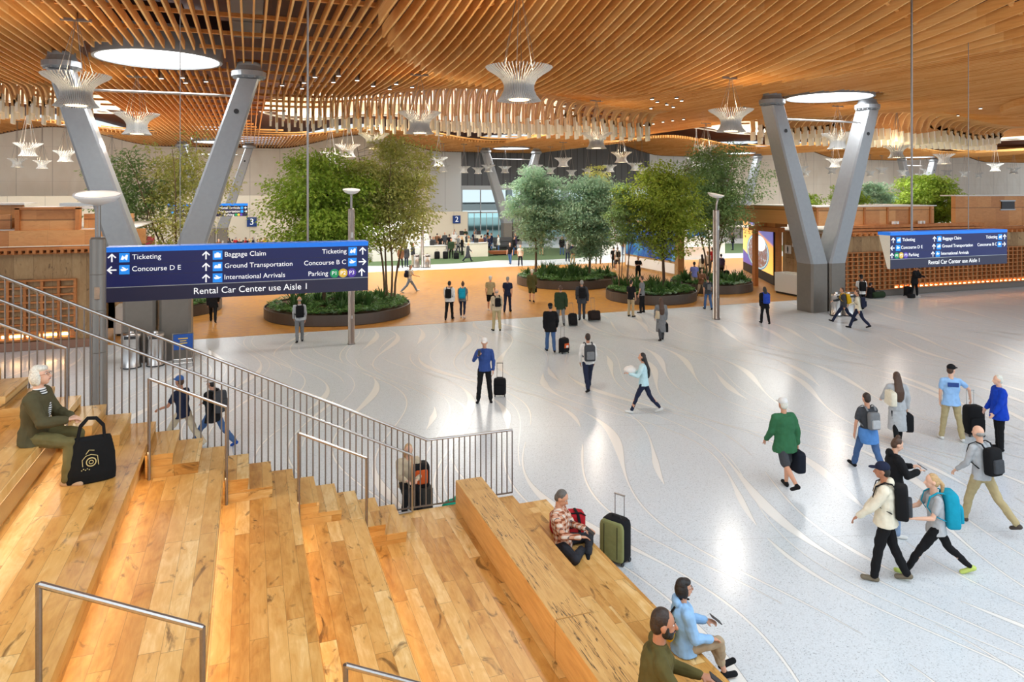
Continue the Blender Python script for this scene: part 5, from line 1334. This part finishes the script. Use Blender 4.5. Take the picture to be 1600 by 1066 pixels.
# ---------------- people on the hall floor
c = cloth
WHT = c('white', 226, 224, 220); BLK = c('black', 24, 24, 26); NVY = c('navy', 34, 40, 62); JEAN = c('denim', 70, 98, 140); LJEAN = c('light_denim', 128, 150, 178); KHK = c('khaki', 172, 152, 118); GRY = c('grey', 118, 120, 122); DGR = c('dark_grey', 66, 68, 72)
OLV = c('olive', 84, 84, 48); GRN = c('green', 52, 104, 70); DGN = c('dark_green', 44, 60, 40); LBL = c('light_blue', 150, 190, 232); BLU = c('blue', 52, 76, 136); RBL = c('royal_blue', 20, 62, 176); BEI = c('beige', 196, 180, 152); TEAL = c('teal', 24, 150, 178); TAN = c('tan', 176, 160, 120); LGR = c('light_grey', 176, 178, 180); CRM = c('cream', 226, 218, 196); PUR = c('periwinkle', 128, 132, 196); RED = c('red', 168, 40, 46); PALE = c('pale_aqua', 190, 222, 228); YEL = c('mustard', 214, 170, 30); LIME = c('lime', 190, 206, 110); BRN = c('brown', 120, 84, 60); ORG = c('orange', 206, 90, 40)
WSH = c('white_shoe', 214, 214, 210)
p = person(757, 628, 180, 1.80, 'phoneface', 'shirt', BLU, 'pants', BLK, 'short', H_BRN, 1, label='man in blue long-sleeved top and white cap photographing with his phone', cap=WHT, vox=.013)
phone(p[0], p[1]['wrR'] + p[1]['fdR']*.09 + V((0, .03, .03)), 'phone held up by the man in the white cap', .2)
suitcase(781, 619, BLK, 'black cabin suitcase beside the man in the white cap', .46, .36, .22, radians(-20), 0, .42)
p = person(919, 610, -8, 1.75, 'walkB', 'shirt', WHT, 'pants', NVY, 'short', H_DBR, 2, label='man in white shirt and dark trousers walking away with a grey backpack', vox=.013, over=dict(AL=(6, 10, 12, 4), AR=(2, 10, 12, 4)))
backpack(p, DGR, 'grey backpack worn by the man in the white shirt', 1.05, GRY)
p = person(1006, 646, -78, 1.68, 'carry', 'shirt', PALE, 'leggings', NVY, 'long', H_BLK, 1, WSH, label='woman with long black hair and pale aqua top striding left', vox=.013)
t = thing('bundle', 'white cloth bundle carried by the striding woman in aqua', 'bundle', rel(p[0], V((0, .36, .28)))); m = MB(); m.ball((0, 0, 0), .16, .2, .11, 14, 10); m.ball((.08, .1, .02), .1, .1, .08); me = m.mesh('bundle_cloth', WHT, True); link('bundle_cloth', me, t); PEND.append((me, .014, 3))
p = person(860, 550, -5, 1.80, 'stepA', 'jacket', BLK, 'pants', JEAN, 'short', H_BLK, 1, label='man in black jacket, black cap and jeans pulling a stickered suitcase', cap=BLK, over=dict(AR=(8, 14, 8, 0)))
s_ = suitcase(881, 552, BLK, 'black hard suitcase with a red and white sticker behind the man in jeans', .50, .36, .24, radians(15), 0, .40)
m = MB(); m.cbox((0, -.165, .3), .2, .012, .16); m.build('sticker', ORG, s_); m = MB(); m.cbox((.02, -.175, .27), .1, .008, .08); m.build('sticker', WHT, s_)
p = person(876, 508, 0, 1.80, 'walkA', 'jacket', DGN, 'pants', GRY, 'short', H_BRN, 1, label='man in dark green jacket walking away with two black bags', over=dict(AR=(-18, 14, 6, 0)))
suitcase(896, 510, BLK, 'black tilted suitcase with a blue bag on top behind the man in dark green', .5, .38, .24, radians(-10), -22, .5)
p = person(909, 500, 2, 1.84, 'stepB', 'jacket', DGR, 'pants', DGR, 'short', H_GRY, 1, label='tall grey-haired man in dark grey jacket walking away', over=dict(AR=(-14, 16, 6, 0)))
backpack(p, BLK, 'black backpack worn by the tall grey-haired man')
suitcase(929, 502, c('black_brown', 40, 32, 30), 'wide dark suitcase trailing behind the tall grey-haired man', .42, .56, .28, radians(-12), -18, .6)
p = person(831, 472, 5, 1.75, 'stepA', 'jacket', OLV, 'shorts', OLV, 'short', H_WHT, 1, label='man in olive jacket, shorts and white cap by the middle planter', cap=WHT)
tote(p, 1, BLK, 'small black bag carried by the man in olive shorts', .3, .26, .04, name='hand_bag')
p = person(986, 495, 40, 1.74, 'hold', 'tee', BLK, 'pants', KHK, 'short', H_BLK, 1, label='young man in black tee and khaki trousers standing before the near planter')
p = person(1003, 489, -60, 1.80, 'stand', 'tee', GRY, 'pants', BLK, 'short', H_BRN, 1, label='man in grey tee and black trousers standing beside the man in khaki')
person(997, 441, 170, 1.70, 'phone', 'tee', BLK, 'pants', BLK, 'short', H_BRN, 1, label='person in black looking down at a phone between the planters')
p = person(1033, 532, -5, 1.70, 'stepB', 'coat', GRY, 'pants', DGR, 'long', H_BRN, 0, BLK, label='woman with long brown hair in a grey coat below the near planter')
tote(p, -1, BEI, 'beige tote bag held by the woman in the grey coat', .40, .30, .06, at_=(-.16, .02, .32)); tote(p, 1, BLK, 'black shoulder bag hanging from the woman in the grey coat', .3, .34, .05, name='hand_bag')
p = person(1106, 484, -5, 1.68, 'stepA', 'tee', DGR, 'pants', JEAN, 'short', H_DBR, 1, label='woman in dark grey tee and jeans with a bag across her back')
backpack(p, GRY, 'small grey bag slung across the back of the woman in dark grey', .62)
person(1085, 455, 5, 1.76, 'stepB', 'tee', PUR, 'pants', KHK, 'short', H_BLK, 2, label='man in periwinkle blue tee and khaki trousers')
person(1096, 464, 170, 1.66, 'carry', 'sweater', BRN, 'pants', BEI, 'long', H_BRN, 0, label='woman with long brown hair and brown top walking past the lamp post')
person(1097, 436, 0, 1.66, 'stand', 'tee', CRM, 'pants', DGR, 'long', H_BLK, 1, label='woman in cream top with long black hair behind the man in periwinkle')
person(1106, 430, 5, 1.70, 'stepA', 'tee', WHT, 'pants', NVY, 'short', H_BLD, 1, label='blonde person in white tee and navy trousers')
person(1113, 425, 0, 1.80, 'stand', 'tee', RED, 'pants', DGR, 'short', H_BLK, 2, label='man in red shirt beyond the right lamp post')
p = person(1127, 437, 0, 1.74, 'stepB', 'tee', DGR, 'pants', BLK, 'short', H_BLK, 1, label='person in dark clothes carrying a backpack beside the slim tree stems'); backpack(p, c('plum', 70, 60, 84), 'plum backpack on the person beside the slim stems')
suitcase(1135, 437, BLK, 'upright black suitcase beside the slim tree stems', .55, .36, .24, 0, 0, .3)
p = person(1195, 506, -3, 1.66, 'stepA', 'jacket', BLK, 'pants', BLK, 'long', H_BLK, 0, label='woman in black jacket with a bright blue backpack near the right V column'); backpack(p, c('cobalt', 40, 70, 170), 'bright blue backpack on the woman in black', 1.0)
p = person(1341, 513, -60, 1.72, 'walkA', 'shirt', CRM, 'pants', NVY, 'short', H_BRN, 1, label='person in cream top and navy jeans striding left past the V column', over=dict(AR=(30, 8, 30, 0))); backpack(p, NVY, 'navy backpack on the person in the cream top')
p = person(1318, 503, -75, 1.70, 'stride', 'sweater', DGR, 'pants', NVY, 'short', H_BRN, 1, label='walker in dark sweater hugging a yellow pack near the V column'); backpack(p, YEL, 'yellow backpack beside the right V column')
p = person(1346, 486, 10, 1.80, 'stepB', 'tee', WHT, 'pants', BLK, 'short', H_BLK, 2, WSH, label='man in white tee and black trousers before the lattice wall', cap=BLK); backpack(p, BLK, 'black backpack on the man before the lattice wall')
person(a=60, h=1.7, pose='sitfloor', top='jacket', tc=BLK, bottom='pants', bc=BLK, hair='short', hc=H_BLK, sk=2, label='person in black sitting on the floor against the lattice wall', loc=at(1358, 466))
t = thing('duffel_bag', 'dark green duffel bag on the floor by the lattice wall', 'bag', at(1372, 466)); m = MB(); m.tube([(-.4, 0, .19), (-.36, 0, .19), (.36, 0, .19), (.4, 0, .19)], [.12, .18, .18, .12], 14); m.build('body', DGN, t, True); m = MB(); m.tube([(-.15, 0, .37), (-.1, 0, .45), (.1, 0, .45), (.15, 0, .37)], .012, 6); m.build('handle', BLK, t)
person(1429, 464, 150, 1.78, 'lean', 'jacket', BLK, 'pants', BLK, 'short', H_BLK, 2, WSH, label='person all in black bending over luggage before the glowing lattice', cap=BLK)
suitcase(1418, 463, BLK, 'black suitcase standing before the glowing lattice wall', .5, .36, .3, 0, 0, .1)
t = thing('shoulder_bag', 'small dark bag on the floor at the feet of the bending person', 'bag', at(1424, 466)); m = MB(); rbox(m, (0, 0, .12), .4, .25, .22); m.build('body', BLK, t, True); m = MB(); m.tube([(-.12, 0, .2), (-.08, 0, .32), (.08, 0, .32), (.12, 0, .2)], .01, 6); m.build('handle', BLK, t)
# right foreground group
p = person(1226, 764, -14, 1.80, 'walkB', 'jacket', GRN, 'shorts', DGR, 'short', H_WHT, 1, BLK, label='man in green jacket, white cap and grey shorts walking away', cap=WHT, w=1.12, over=dict(L=(-24, 30, 1), R=(8, 2, 1), AR=(-10, 16, 8, 0), AL=(10, 14, 30, 0)))
tote(p, 1, c('ink', 26, 30, 40), 'dark bag carried low by the man in the green jacket', .34, .40, .04, .2)
p = person(1356, 737, -8, 1.72, 'walkA', 'tee', DGR, 'pants', JEAN, 'short', H_DBR, 1, BLK, label='person in grey tee and blue jeans walking away with a grey sling bag', over=dict(AL=(4, 14, 8, 0), AR=(10, 10, 30, 0)))
backpack(p, GRY, 'grey sling bag across the back of the person in jeans', .8, LGR)
t = thing('tied_jacket', 'light blue jacket tied round the waist of the person in jeans', 'jacket', rel(p[0], V((0, 0, 0))), p[0].rotation_euler.z); m = MB(); loft(m, [(V((0, 0, .06)), V((1, 0, 0)), V((0, 1, 0)), .19, .15), (V((0, -.01, -.08)), V((1, 0, 0)), V((0, 1, 0)), .21, .17), (V((.03, -.03, -.26)), V((1, 0, 0)), V((0, 1, 0)), .19, .15)]); me = m.mesh('cloth', c('mid_blue', 84, 134, 196), True); link('cloth', me, t); PEND.append((me, .014, 3))
p = person(1402, 694, 5, 1.70, 'stepB', 'coat', LGR, 'pants', BLK, 'long', H_BRN, 0, BLK, label='woman with very long brown hair and a long light grey coat', over=dict(AL=(16, 20, 50, 10), AR=(0, 14, 8, 0)))
tote(p, -1, CRM, 'cream tote bag at the back of the woman with very long hair', .42, .32, .02, .16, at_=(-.2, -.12, .38)); tote(p, 1, BLK, 'round black bag held by the woman with very long hair', .38, .40, .02, .2, name='hand_bag')
p = person(1397, 835, 95, 1.68, 'phone', 'hoodie', BLK, 'pants', LJEAN, 'bun', H_BRN, 0, WSH, label='woman with a hair bun and black hoodie looking down at her phone', vox=.011)
phone(p[0], (p[1]['wrR'] + p[1]['wrL'])/2 + V((0, .12, .04)), 'phone in the hands of the woman with the hair bun', 1.0)
p = person(1384, 907, -62, 1.80, 'stepA', 'hoodie', CRM, 'pants', BLK, 'short', H_BLK, 2, c('taupe', 120, 110, 92), label='man in cream hoodie and navy cap walking left with a black backpack', cap=NVY, w=1.05, over=dict(AR=(20, 14, 20, 0), AL=(34, 14, 14, 0)))
backpack(p, BLK, 'black backpack on the man in the cream hoodie', 1.05, DGR)
p = person(1463, 898, -80, 1.70, 'stride', 'tee', LGR, 'leggings', BLK, 'ponytail', H_BLD, 0, LIME, label='blonde woman in grey tee and black leggings striding left', over=dict(AR=(34, 8, 40, 8), AL=(24, 14, 62, 0)))
backpack(p, TEAL, 'large turquoise backpack on the striding blonde woman', 1.22)
p = person(1534, 822, -20, 1.80, 'stride', 'shirt', LGR, 'pants', TAN, 'fringe', H_GRY, 0, c('shoe_brown', 80, 72, 66), label='balding man in pale shirt and khaki trousers striding with a black backpack', over=dict(L=(20, 6, 0), R=(-32, 16, 0), AR=(-6, 14, 16, 0), AL=(16, 10, 30, 0)))
backpack(p, BLK, 'black backpack on the balding man', 1.0, DGR)
p = person(1486, 688, 12, 1.80, 'stand', 'tee', LBL, 'pants', TAN, 'short', H_BRN, 0, WSH, label='man in light blue tee, black cap and khaki trousers holding a suitcase', cap=BLK, w=1.06, over=dict(head=(55, 2), AR=(6, 46, 16, -14), L=(4, 2, 6), R=(-4, 4, 8)))
rt = p[0]; m = MB(); m.cbox((0, -.135, .37), .24, .006, .10); m.build('shirt_print', BLU, rt)
suitcase(1521, 680, BLK, 'large black suitcase with a folded bag held by the man in light blue', .66, .42, .32, radians(-20), 0, .34, M_frame)
p = person(1561, 703, -78, 1.72, 'stand', 'jacket', RBL, 'pants', BLK, 'short', H_WHT, 0, BLK, label='older man in royal blue blazer and black trousers at right', w=1.12, over=dict(AL=(12, 6, 20, 0), AR=(12, 6, 20, 0)))
# middle distance
person(793, 488, 10, 1.76, 'stepB', 'tee', NVY, 'pants', NVY, 'short', H_GRY, 1, label='grey-haired man in navy polo and navy trousers on the wood floor')
person(766, 486, 5, 1.74, 'stepA', 'tee', TAN, 'shorts', BLK, 'short', H_WHT, 1, WSH, label='man in khaki tee, black shorts and white cap on the wood floor', cap=WHT)
p = person(776, 517, -15, 1.78, 'stand', 'shirt', BEI, 'pants', TAN, 'fringe', H_GRY, 0, label='balding man in beige shirt with a black backpack at the floor edge'); backpack(p, BLK, 'black backpack on the balding man in beige', .8)
p = person(702, 500, 8, 1.80, 'stepB', 'sweater', WHT, 'pants', BLK, 'short', H_BLK, 1, label='man in white sweater and black trousers walking beside a woman'); backpack(p, BLK, 'black backpack on the man in the white sweater', .9)
p = person(723, 497, 5, 1.70, 'stepA', 'tee', GRY, 'leggings', NVY, 'bun', H_BRN, 0, WSH, label='woman in grey tee walking beside the man in the white sweater'); backpack(p, TEAL, 'teal backpack on the woman in grey', 1.05)
p = person(640, 457, 60, 1.78, 'stride', 'tee', WHT, 'pants', LJEAN, 'short', H_GRY, 0, WSH, label='man in white tee and pale jeans striding beyond the large planter'); backpack(p, NVY, 'navy backpack on the man in pale jeans', .9)
p = person(468, 535, -20, 1.80, 'stepB', 'shirt', LGR, 'pants', GRY, 'fringe', H_GRY, 1, label='balding man in pale grey shirt in front of the large planter'); backpack(p, BLK, 'black backpack on the man before the large planter', 1.0)
person(333, 504, -20, 1.76, 'walkA', 'jacket', BLK, 'pants', BLK, 'short', H_BLK, 1, label='person in black walking past the planter below the hanging sign')
p = person(965, 423, 0, 1.78, 'stepA', 'tee', WHT, 'shorts', DGR, 'short', H_GRY, 0, WSH, label='man in white tee and dark shorts beyond the middle planter'); backpack(p, BLK, 'black backpack on the man in dark shorts', .9)
person(959, 420, 0, 1.70, 'stepB', 'tee', BLK, 'pants', BLK, 'short', H_BRN, 0, label='person in black just left of the man in dark shorts')
person(797, 413, 200, 1.76, 'stepA', 'tee', BLK, 'pants', JEAN, 'short', H_BRN, 0, label='man in black tee and jeans on the grey strip at the back')
person(813, 416, 180, 1.70, 'stand', 'tee', WHT, 'pants', NVY, 'short', H_BRN, 0, label='person in white top and navy trousers with a stick at the back')
p = person(731, 409, 80, 1.68, 'walkA', 'coat', DGR, 'pants', NVY, 'short', H_BLD, 0, label='woman in dark coat walking right across the back strip')
person(626, 419, 160, 1.72, 'stand', 'jacket', BRN, 'pants', BLK, 'long', H_BRN, 0, label='woman in brown jacket standing left of the slim post')
person(635, 417, 30, 1.68, 'stand', 'jacket', DGR, 'pants', NVY, 'long', H_BLK, 0, label='person in dark jacket between two people left of the slim post')
person(645, 416, 60, 1.84, 'stand', 'sweater', DGR, 'pants', BEI, 'short', H_DBR, 1, label='tall man in dark sweater and beige trousers by the litter bins')
person(705, 404, 170, 1.76, 'stand', 'jacket', DGN, 'pants', BLK, 'short', H_DBR, 1, label='traveller in dark green jacket standing on the green carpet')
for px, l in ((696, 'black suitcase left of the traveller in dark green'), (713, 'small black suitcase right of the traveller in dark green'), (683, 'large black suitcase before the long cream counter')): suitcase(px, 405, BLK, l, .6 if px != 713 else .5, .44, .3, 0, 0, .15)
# behind the baluster railing
p = person(a=-25, h=1.80, pose='stride', top='tee', tc=NVY, bottom='pants', bc=BEI, hair='short', hc=H_BRN, sk=2, label='walker in blue cap and navy tee seen through the railing', cap=c('cap_blue', 66, 104, 168), loc=atd(286, 690, 16.5)*1.0, over=dict(lean=10, AL=(20, 20, 50, 0))) if False else person(286, 699, -70, 1.80, 'stride', 'tee', NVY, 'pants', BEI, 'short', H_BRN, 2, WSH, label='walker in blue cap and navy tee seen through the railing', cap=c('cap_blue', 66, 104, 168), over=dict(lean=8, AL=(20, 20, 50, 0)))
p = person(333, 697, -75, 1.72, 'stride', 'jacket', BLK, 'pants', JEAN, 'short', H_BLK, 1, c('shoe_blue', 40, 80, 160), label='walker in white-peaked cap and black jacket seen through the railing', cap=c('cap_white', 214, 206, 200)); backpack(p, DGR, 'dark grey backpack on the walker in the white-peaked cap', 1.1)
p = person(a=160, h=1.62, pose='sit', top='sweater', tc=BEI, bottom='pants', bc=BLK, hair='long', hc=H_BLD, sk=0, label='long-haired blonde person sitting low behind the end of the railing', loc=at(637, 792)+V((0, 0, .38)))
t = thing('backpack', 'orange and black backpack beside the blonde person behind the railing', 'backpack', at(656, 793)); m = MB(); rbox(m, (0, 0, .62), .34, .3, .42); m.build('body', BLK, t, True); m = MB(); rbox(m, (0, -.13, .62), .24, .08, .26); m.build('front_pocket', ORG, t, True)
t2 = thing('storage_crate', 'dark plinth the orange and black backpack stands on', 'box', at(656, 793)); m = MB(); m.box(-.2, -.2, .003, .2, .2, .40); m.build('body', M_dark, t2)
t = thing('plastic_bag', 'green plastic bag on the floor behind the timber bench block', 'bag', at(706, 808)); m = MB(); m.ball((0, 0, .16), .2, .16, .16, 12, 8); m.ball((.08, 0, .3), .07, .06, .07); me = m.mesh('body', c('bag_green', 30, 150, 120), True); link('body', me, t); PEND.append((me, .02, 2))
# waiting crowd at the far counters
Rn = random.Random(77)
crowd = [(672, 398), (677, 399), (683, 392), (688, 396), (695, 390), (702, 394), (709, 389), (716, 396), (722, 399), (728, 392), (733, 397), (741, 388), (746, 391), (752, 397), (757, 394), (764, 397), (768, 391), (779, 395), (803, 399), (806, 392), (743, 381), (762, 384), (727, 382), (710, 383),
         (358, 402), (363, 405), (368, 400), (374, 403), (380, 407), (384, 401), (390, 404), (396, 400), (402, 405), (408, 402), (414, 400), (418, 407), (425, 403), (342, 404), (348, 408), (212, 399), (1104, 391), (1145, 391), (1086, 399), (878, 399), (846, 399), (887, 409), (895, 412), (930, 398), (973, 399)]
TC = [('black', BLK), ('dark grey', DGR), ('navy', NVY), ('white', WHT), ('brown', BRN), ('green', DGN), ('grey', GRY), ('red', RED), ('mustard', YEL), ('beige', BEI), ('plum', c('plum', 70, 60, 84))]
BC = [BLK, NVY, DGR, JEAN, KHK]; HC = [H_BLK, H_BRN, H_DBR, H_GRY, H_BLD]
for i, (px, py) in enumerate(crowd):
    w = [6, 4, 4, 2, 2, 2, 2, 1, 1, 1, 1]; nm, tc = Rn.choices(TC, w)[0]
    where = 'in the queue by aisle board 3' if px < 440 else 'in the queue below aisle board 2' if px < 815 else 'on the far concourse'
    ps, tp, hr_ = Rn.choice((('stand', 'jacket', 'short'), ('stand', 'tee', 'short'), ('stand', 'sweater', 'long'), ('hold', 'jacket', 'long'), ('phone', 'sweater', 'short'), ('stepA', 'jacket', 'short')))
    pp = person(px, py, Rn.choice((0, 20, -20, 160, 180, 90, -90)), 1.74, ps, tp, tc, 'pants', Rn.choice(BC), hr_, Rn.choice(HC), Rn.choice((0, 1, 2)), label='small distant %s-haired person in %s top %s' % ('long' if hr_ == 'long' else 'short', nm, where), group='people ' + where)
    if ps == 'stand' and tp == 'jacket' and i % 2: backpack(pp, Rn.choice((BLK, NVY, DGR)), 'small distant backpack worn by a person %s' % where)['group'] = 'backpacks ' + where

# ---------------- people seated on the timber tiers
def plaid():
    t = NT('plaid_shirt'); X = t.xyz(t.coord()); c_ = srgb(222, 206, 190)
    def band(v, f, lo): fr = t.m('FRACT', t.m('MULTIPLY', v, f)); return t.m('GREATER_THAN', t.m('ABSOLUTE', t.m('SUBTRACT', fr, .5)), lo)
    u = t.m('ADD', X[0], t.m('MULTIPLY', X[1], .8)); o1 = band(u, 13, .27); o2 = band(X[2], 13, .27)
    c1 = t.mix(t.m('MULTIPLY', o1, .6), c_, srgb(206, 116, 42)); c1 = t.mix(t.m('MULTIPLY', o2, .65), c1, srgb(190, 100, 36))
    c1 = t.mix(t.m('MULTIPLY', t.m('MULTIPLY', o1, o2), .85), c1, srgb(130, 60, 24)); n1 = band(t.m('ADD', u, .02), 13, .45); c1 = t.mix(t.m('MULTIPLY', n1, .8), c1, srgb(50, 34, 50))
    t.set(col=c1, rough=.85); return t.mat
def stripes():
    t = NT('striped_shirt'); X = t.xyz(t.coord()); f = t.m('GREATER_THAN', t.m('FRACT', t.m('MULTIPLY', X[2], 42)), .5); t.set(col=t.mix(f, (.02, .02, .02), (.75, .75, .73)), rough=.8); return t.mat
OLJ = c('olive_jacket', 82, 77, 54); OLT = c('olive_trousers', 106, 98, 62); OLS = c('olive_shirt', 88, 80, 44); CHK = c('cropped_khaki', 172, 152, 124); CHR = c('charcoal_jean', 46, 48, 54)
# A: elderly woman
p = person(a=78, h=1.66, pose='sit', top='jacket', tc=OLJ, bottom='pants', bc=OLT, hair='bob', hc=H_WHT, sk=0, shoes=c('tan_shoe', 190, 160, 130), label='elderly woman with white bobbed hair and olive jacket sitting at far left', loc=(-2.22, 9.15, 3.15), over=dict(L=(84, 90, 6), R=(80, 84, 3), AL=(26, 8, 58, 36), AR=(26, 8, 58, 36), head=(0, -6)), vox=.0075)
face(p, glasses=c('glasses_brown', 90, 60, 44), brow=H_GRY)
m = MB(); J, s_ = p[1], p[2]; loft(m, [(J['neck']-J['up']*k*s_ + V((0, o_, 0)), V((1, 0, 0)), V((0, 1, 0)), rx, ry) for k, o_, rx, ry in ((.34, .074, .05, .075), (.2, .075, .05, .078), (.1, .055, .052, .07), (.0, .01, .064, .064), (-.03, .006, .062, .060))]); me = m.mesh('striped_shirt', stripes(), True); link('striped_shirt', me, p[0]); PEND.append((me, .008, 1))
t = thing('tote_bag', 'large black tote bag with a gold emblem at the knees of the elderly woman', 'bag', (-1.64, 9.0, 2.70)); t.rotation_euler = (0, 0, radians(12))
m = MB(); vs = []
loft(m, [(V((0, 0, .004)), V((1, 0, 0)), V((0, 1, 0)), .24, .075), (V((0, 0, .1)), V((1, 0, 0)), V((0, 1, 0)), .245, .085), (V((.01, 0, .3)), V((1, 0, 0)), V((0, 1, 0)), .225, .07), (V((.0, 0, .47)), V((1, 0, 0)), V((0, 1, 0)), .20, .045), (V((0, 0, .5)), V((1, 0, 0)), V((0, 1, 0)), .19, .02)], 24)
me = m.mesh('body', c('bag_black', 22, 23, 24), True); link('body', me, t); PEND.append((me, .009, 3))
for q in (-1, 1): m = MB(); m.tube([(-.13, q*.03, .46), (-.1, q*.03, .62), (-.03, q*.02, .70), (.05, q*.02, .69), (.12, q*.03, .60), (.13, q*.03, .46)], (.016, .005), 8); m.build('handle', BLK, t)
m = MB(); y = -.082
m.tube([(.0+.045*cos(k*pi/10), y, .24+.045*sin(k*pi/10)) for k in range(20)], .006, 5, closed=True); m.tube([(.0+.02*cos(k*pi/6), y-.002, .24+.02*sin(k*pi/6)) for k in range(12)], .004, 5, closed=True)
m.tube([(-.08, y, .2), (-.085, y, .27), (-.05, y+.004, .31), (.0, y+.006, .32), (.06, y+.006, .30), (.07, y, .2)], .004, 5); m.tube([(-.05, y+.004, .33), (-.02, y+.008, .37), (.03, y+.008, .36)], .004, 5)
for k in range(5): m.ball((-.09+.018*k, y, .16+.012*(k % 2)), .006)
m.build('emblem', c('gold_print', 200, 184, 130), t)
# B: plaid shirt
p = person(a=112, h=1.78, pose='crosslegs', top='shirt', tc=plaid(), bottom='pants', bc=CHR, hair='short', hc=hairm('salt', 96, 92, 88), sk=1, label='man in orange plaid shirt sitting cross-legged on the lowest tier', loc=(4.47, 9.98, .46), over=dict(AL=(30, 8, 58, 14), AR=(30, 8, 58, 22)), vox=.008)
face(p, brow=H_GRY); phone(p[0], (p[1]['wrR']+p[1]['wrL'])/2 + V((0, .11, .05)), 'phone held by the man in the plaid shirt', 1.0, .16)
t = thing('duffel_bag', 'red and black duffel bag behind the man in the plaid shirt', 'bag', (4.78, 10.48, .452), radians(-12))
m = MB(); rbox(m, (0, 0, .15), .56, .28, .30); m.build('body', c('bag_red', 176, 30, 40), t, True)
m = MB(); rbox(m, (0, -.13, .11), .40, .07, .18); m.build('front_pocket', RED, t, True)
for sx in (-.16, .16): m = MB(); m.tube([(sx, -.175, .04), (sx, -.18, .2), (sx*.9, -.12, .31), (sx*.8, 0, .325), (sx*.9, .14, .29)], (.022, .006), 6); m.build('strap', BLK, t)
m = MB(); m.tube([(-.27, -.13, .28), (-.2, -.1, .315), (.2, -.1, .315), (.27, -.13, .28)], .012, 6); m.build('zip_piping', BLK, t); m = MB(); m.tube([(-.09, -.15, .22), (-.05, -.17, .12), (.05, -.17, .12), (.09, -.15, .22)], .012, 6); m.build('handle', BLK, t)
# green suitcase standing on the floor
GS = c('suitcase_green', 134, 136, 88); pz = at(963, 876)
t = suitcase(0, 0, BLK, 'green and black upright suitcase with raised handle beside the lowest tier', .64, .44, .27, radians(-60), 0, .33, M_steeld, loc=pz)
for ch in t.children:
    if ch.name.startswith('front_pocket'):
        ch.data.materials[0] = GS; ch['label'] = 'olive green front of the suitcase'
m = MB(); rbox(m, (0, -.135, .37), .43, .07, .60); m.build('front_panel', GS, t, True, label='olive green front panel')
for sx in (-1, 1): m = MB(); m.tube([(sx*.12, -.178, .12), (sx*.12, -.178, .62)], .005, 4); m.build('zip', BLK, t)
# C: woman in blue jacket
p = person(a=84, h=1.66, pose='sitcross', top='hoodie', tc=c('denim_blue_jacket', 146, 186, 224), bottom='cropped', bc=CHK, hair='bob', hc=H_BLK, sk=1, shoes=BLK, label='woman with black bobbed hair and light blue jacket sitting on the lowest tier', loc=(4.83, 7.28, .46), over=dict(AL=(24, 8, 62, 16), AR=(16, 8, 60, 16), head=(0, 0)), vox=.0075)
face(p, glasses=M_black, brow=H_BLK); phone(p[0], p[1]['wrL'] + p[1]['fdL']*.10 + V((0.02, .02, .04)), 'phone in the hand of the woman in the light blue jacket', .9, .16)
t = thing('crossbody_bag', 'mustard yellow sling bag behind the woman in the light blue jacket', 'bag', rel(p[0], V((.03, -.2, .22))), p[0].rotation_euler.z); t.rotation_euler = (0, radians(-20), p[0].rotation_euler.z)
m = MB(); m.ball((0, 0, 0), .15, .07, .17, 18, 12); me = m.mesh('body', YEL, True); link('body', me, t); PEND.append((me, .009, 2)); m = MB(); m.tube([V(q)*1.0 for q in ((.08, .02, .14), (.13, .14, .29), (.06, .27, .27))], (.012, .005), 6); m.build('strap', BLK, t)
# D: bearded man
p = person(a=94, h=1.86, pose='sit', top='shirt', tc=OLS, bottom='pants', bc=CHR, hair='short', hc=H_DBR, sk=2, label='bearded man in olive overshirt sitting on the timber block at the bottom', loc=(3.28, 5.42, 1.335), over=dict(head=(0, 6), AL=(30, 8, 56, 20), AR=(30, 8, 56, 20), L=(76, 70, 4), R=(76, 70, 4)), vox=.0065, w=1.06)
face(p, beard=H_BLK, brow=H_BLK, lips=(150, 90, 80)); phone(p[0], (p[1]['wrR']+p[1]['wrL'])/2 + V((0, .12, .05)), 'phone held by the bearded man at the bottom of the picture', .9, .17)
# ------------------------------------------------------------------ finish the grown meshes and the lettering
tmp = []; fold = bpy.data.textures.new('folds', 'CLOUDS'); fold.noise_scale = .11; fold.noise_depth = 1
for me, vox, it in PEND:
    o = bpy.data.objects.new('tmp', me); COL.objects.link(o); r = o.modifiers.new('r', 'REMESH'); r.mode = 'VOXEL'; r.voxel_size = vox; r.use_smooth_shade = True
    if it < 0:
        it = -it; dm_ = o.modifiers.new('d', 'DISPLACE'); dm_.texture = fold; dm_.strength = .03; dm_.mid_level = .5
    sm_ = o.modifiers.new('s', 'SMOOTH'); sm_.factor = .5; sm_.iterations = it; tmp.append(o)
dg = bpy.context.evaluated_depsgraph_get(); dg.update()
done = []
for o in tmp: done.append((o.data, bpy.data.meshes.new_from_object(o.evaluated_get(dg))))
tdone = [(o, bpy.data.meshes.new_from_object(o.evaluated_get(dg))) for o in TEXTS]
for o in tmp: bpy.data.objects.remove(o)
for old, new in done:
    nm = old.name; 
    if not new.materials: 
        for m_ in old.materials: new.materials.append(m_)
    new.polygons.foreach_set('use_smooth', [True]*len(new.polygons))
    old.user_remap(new)
for o, me in tdone:
    n = bpy.data.objects.new(o.name, me); COL.objects.link(n); n.parent = o.parent; n.location = o.location; n.rotation_euler = o.rotation_euler; n.scale = o.scale
    nm = o.name; bpy.data.objects.remove(o); n.name = nm
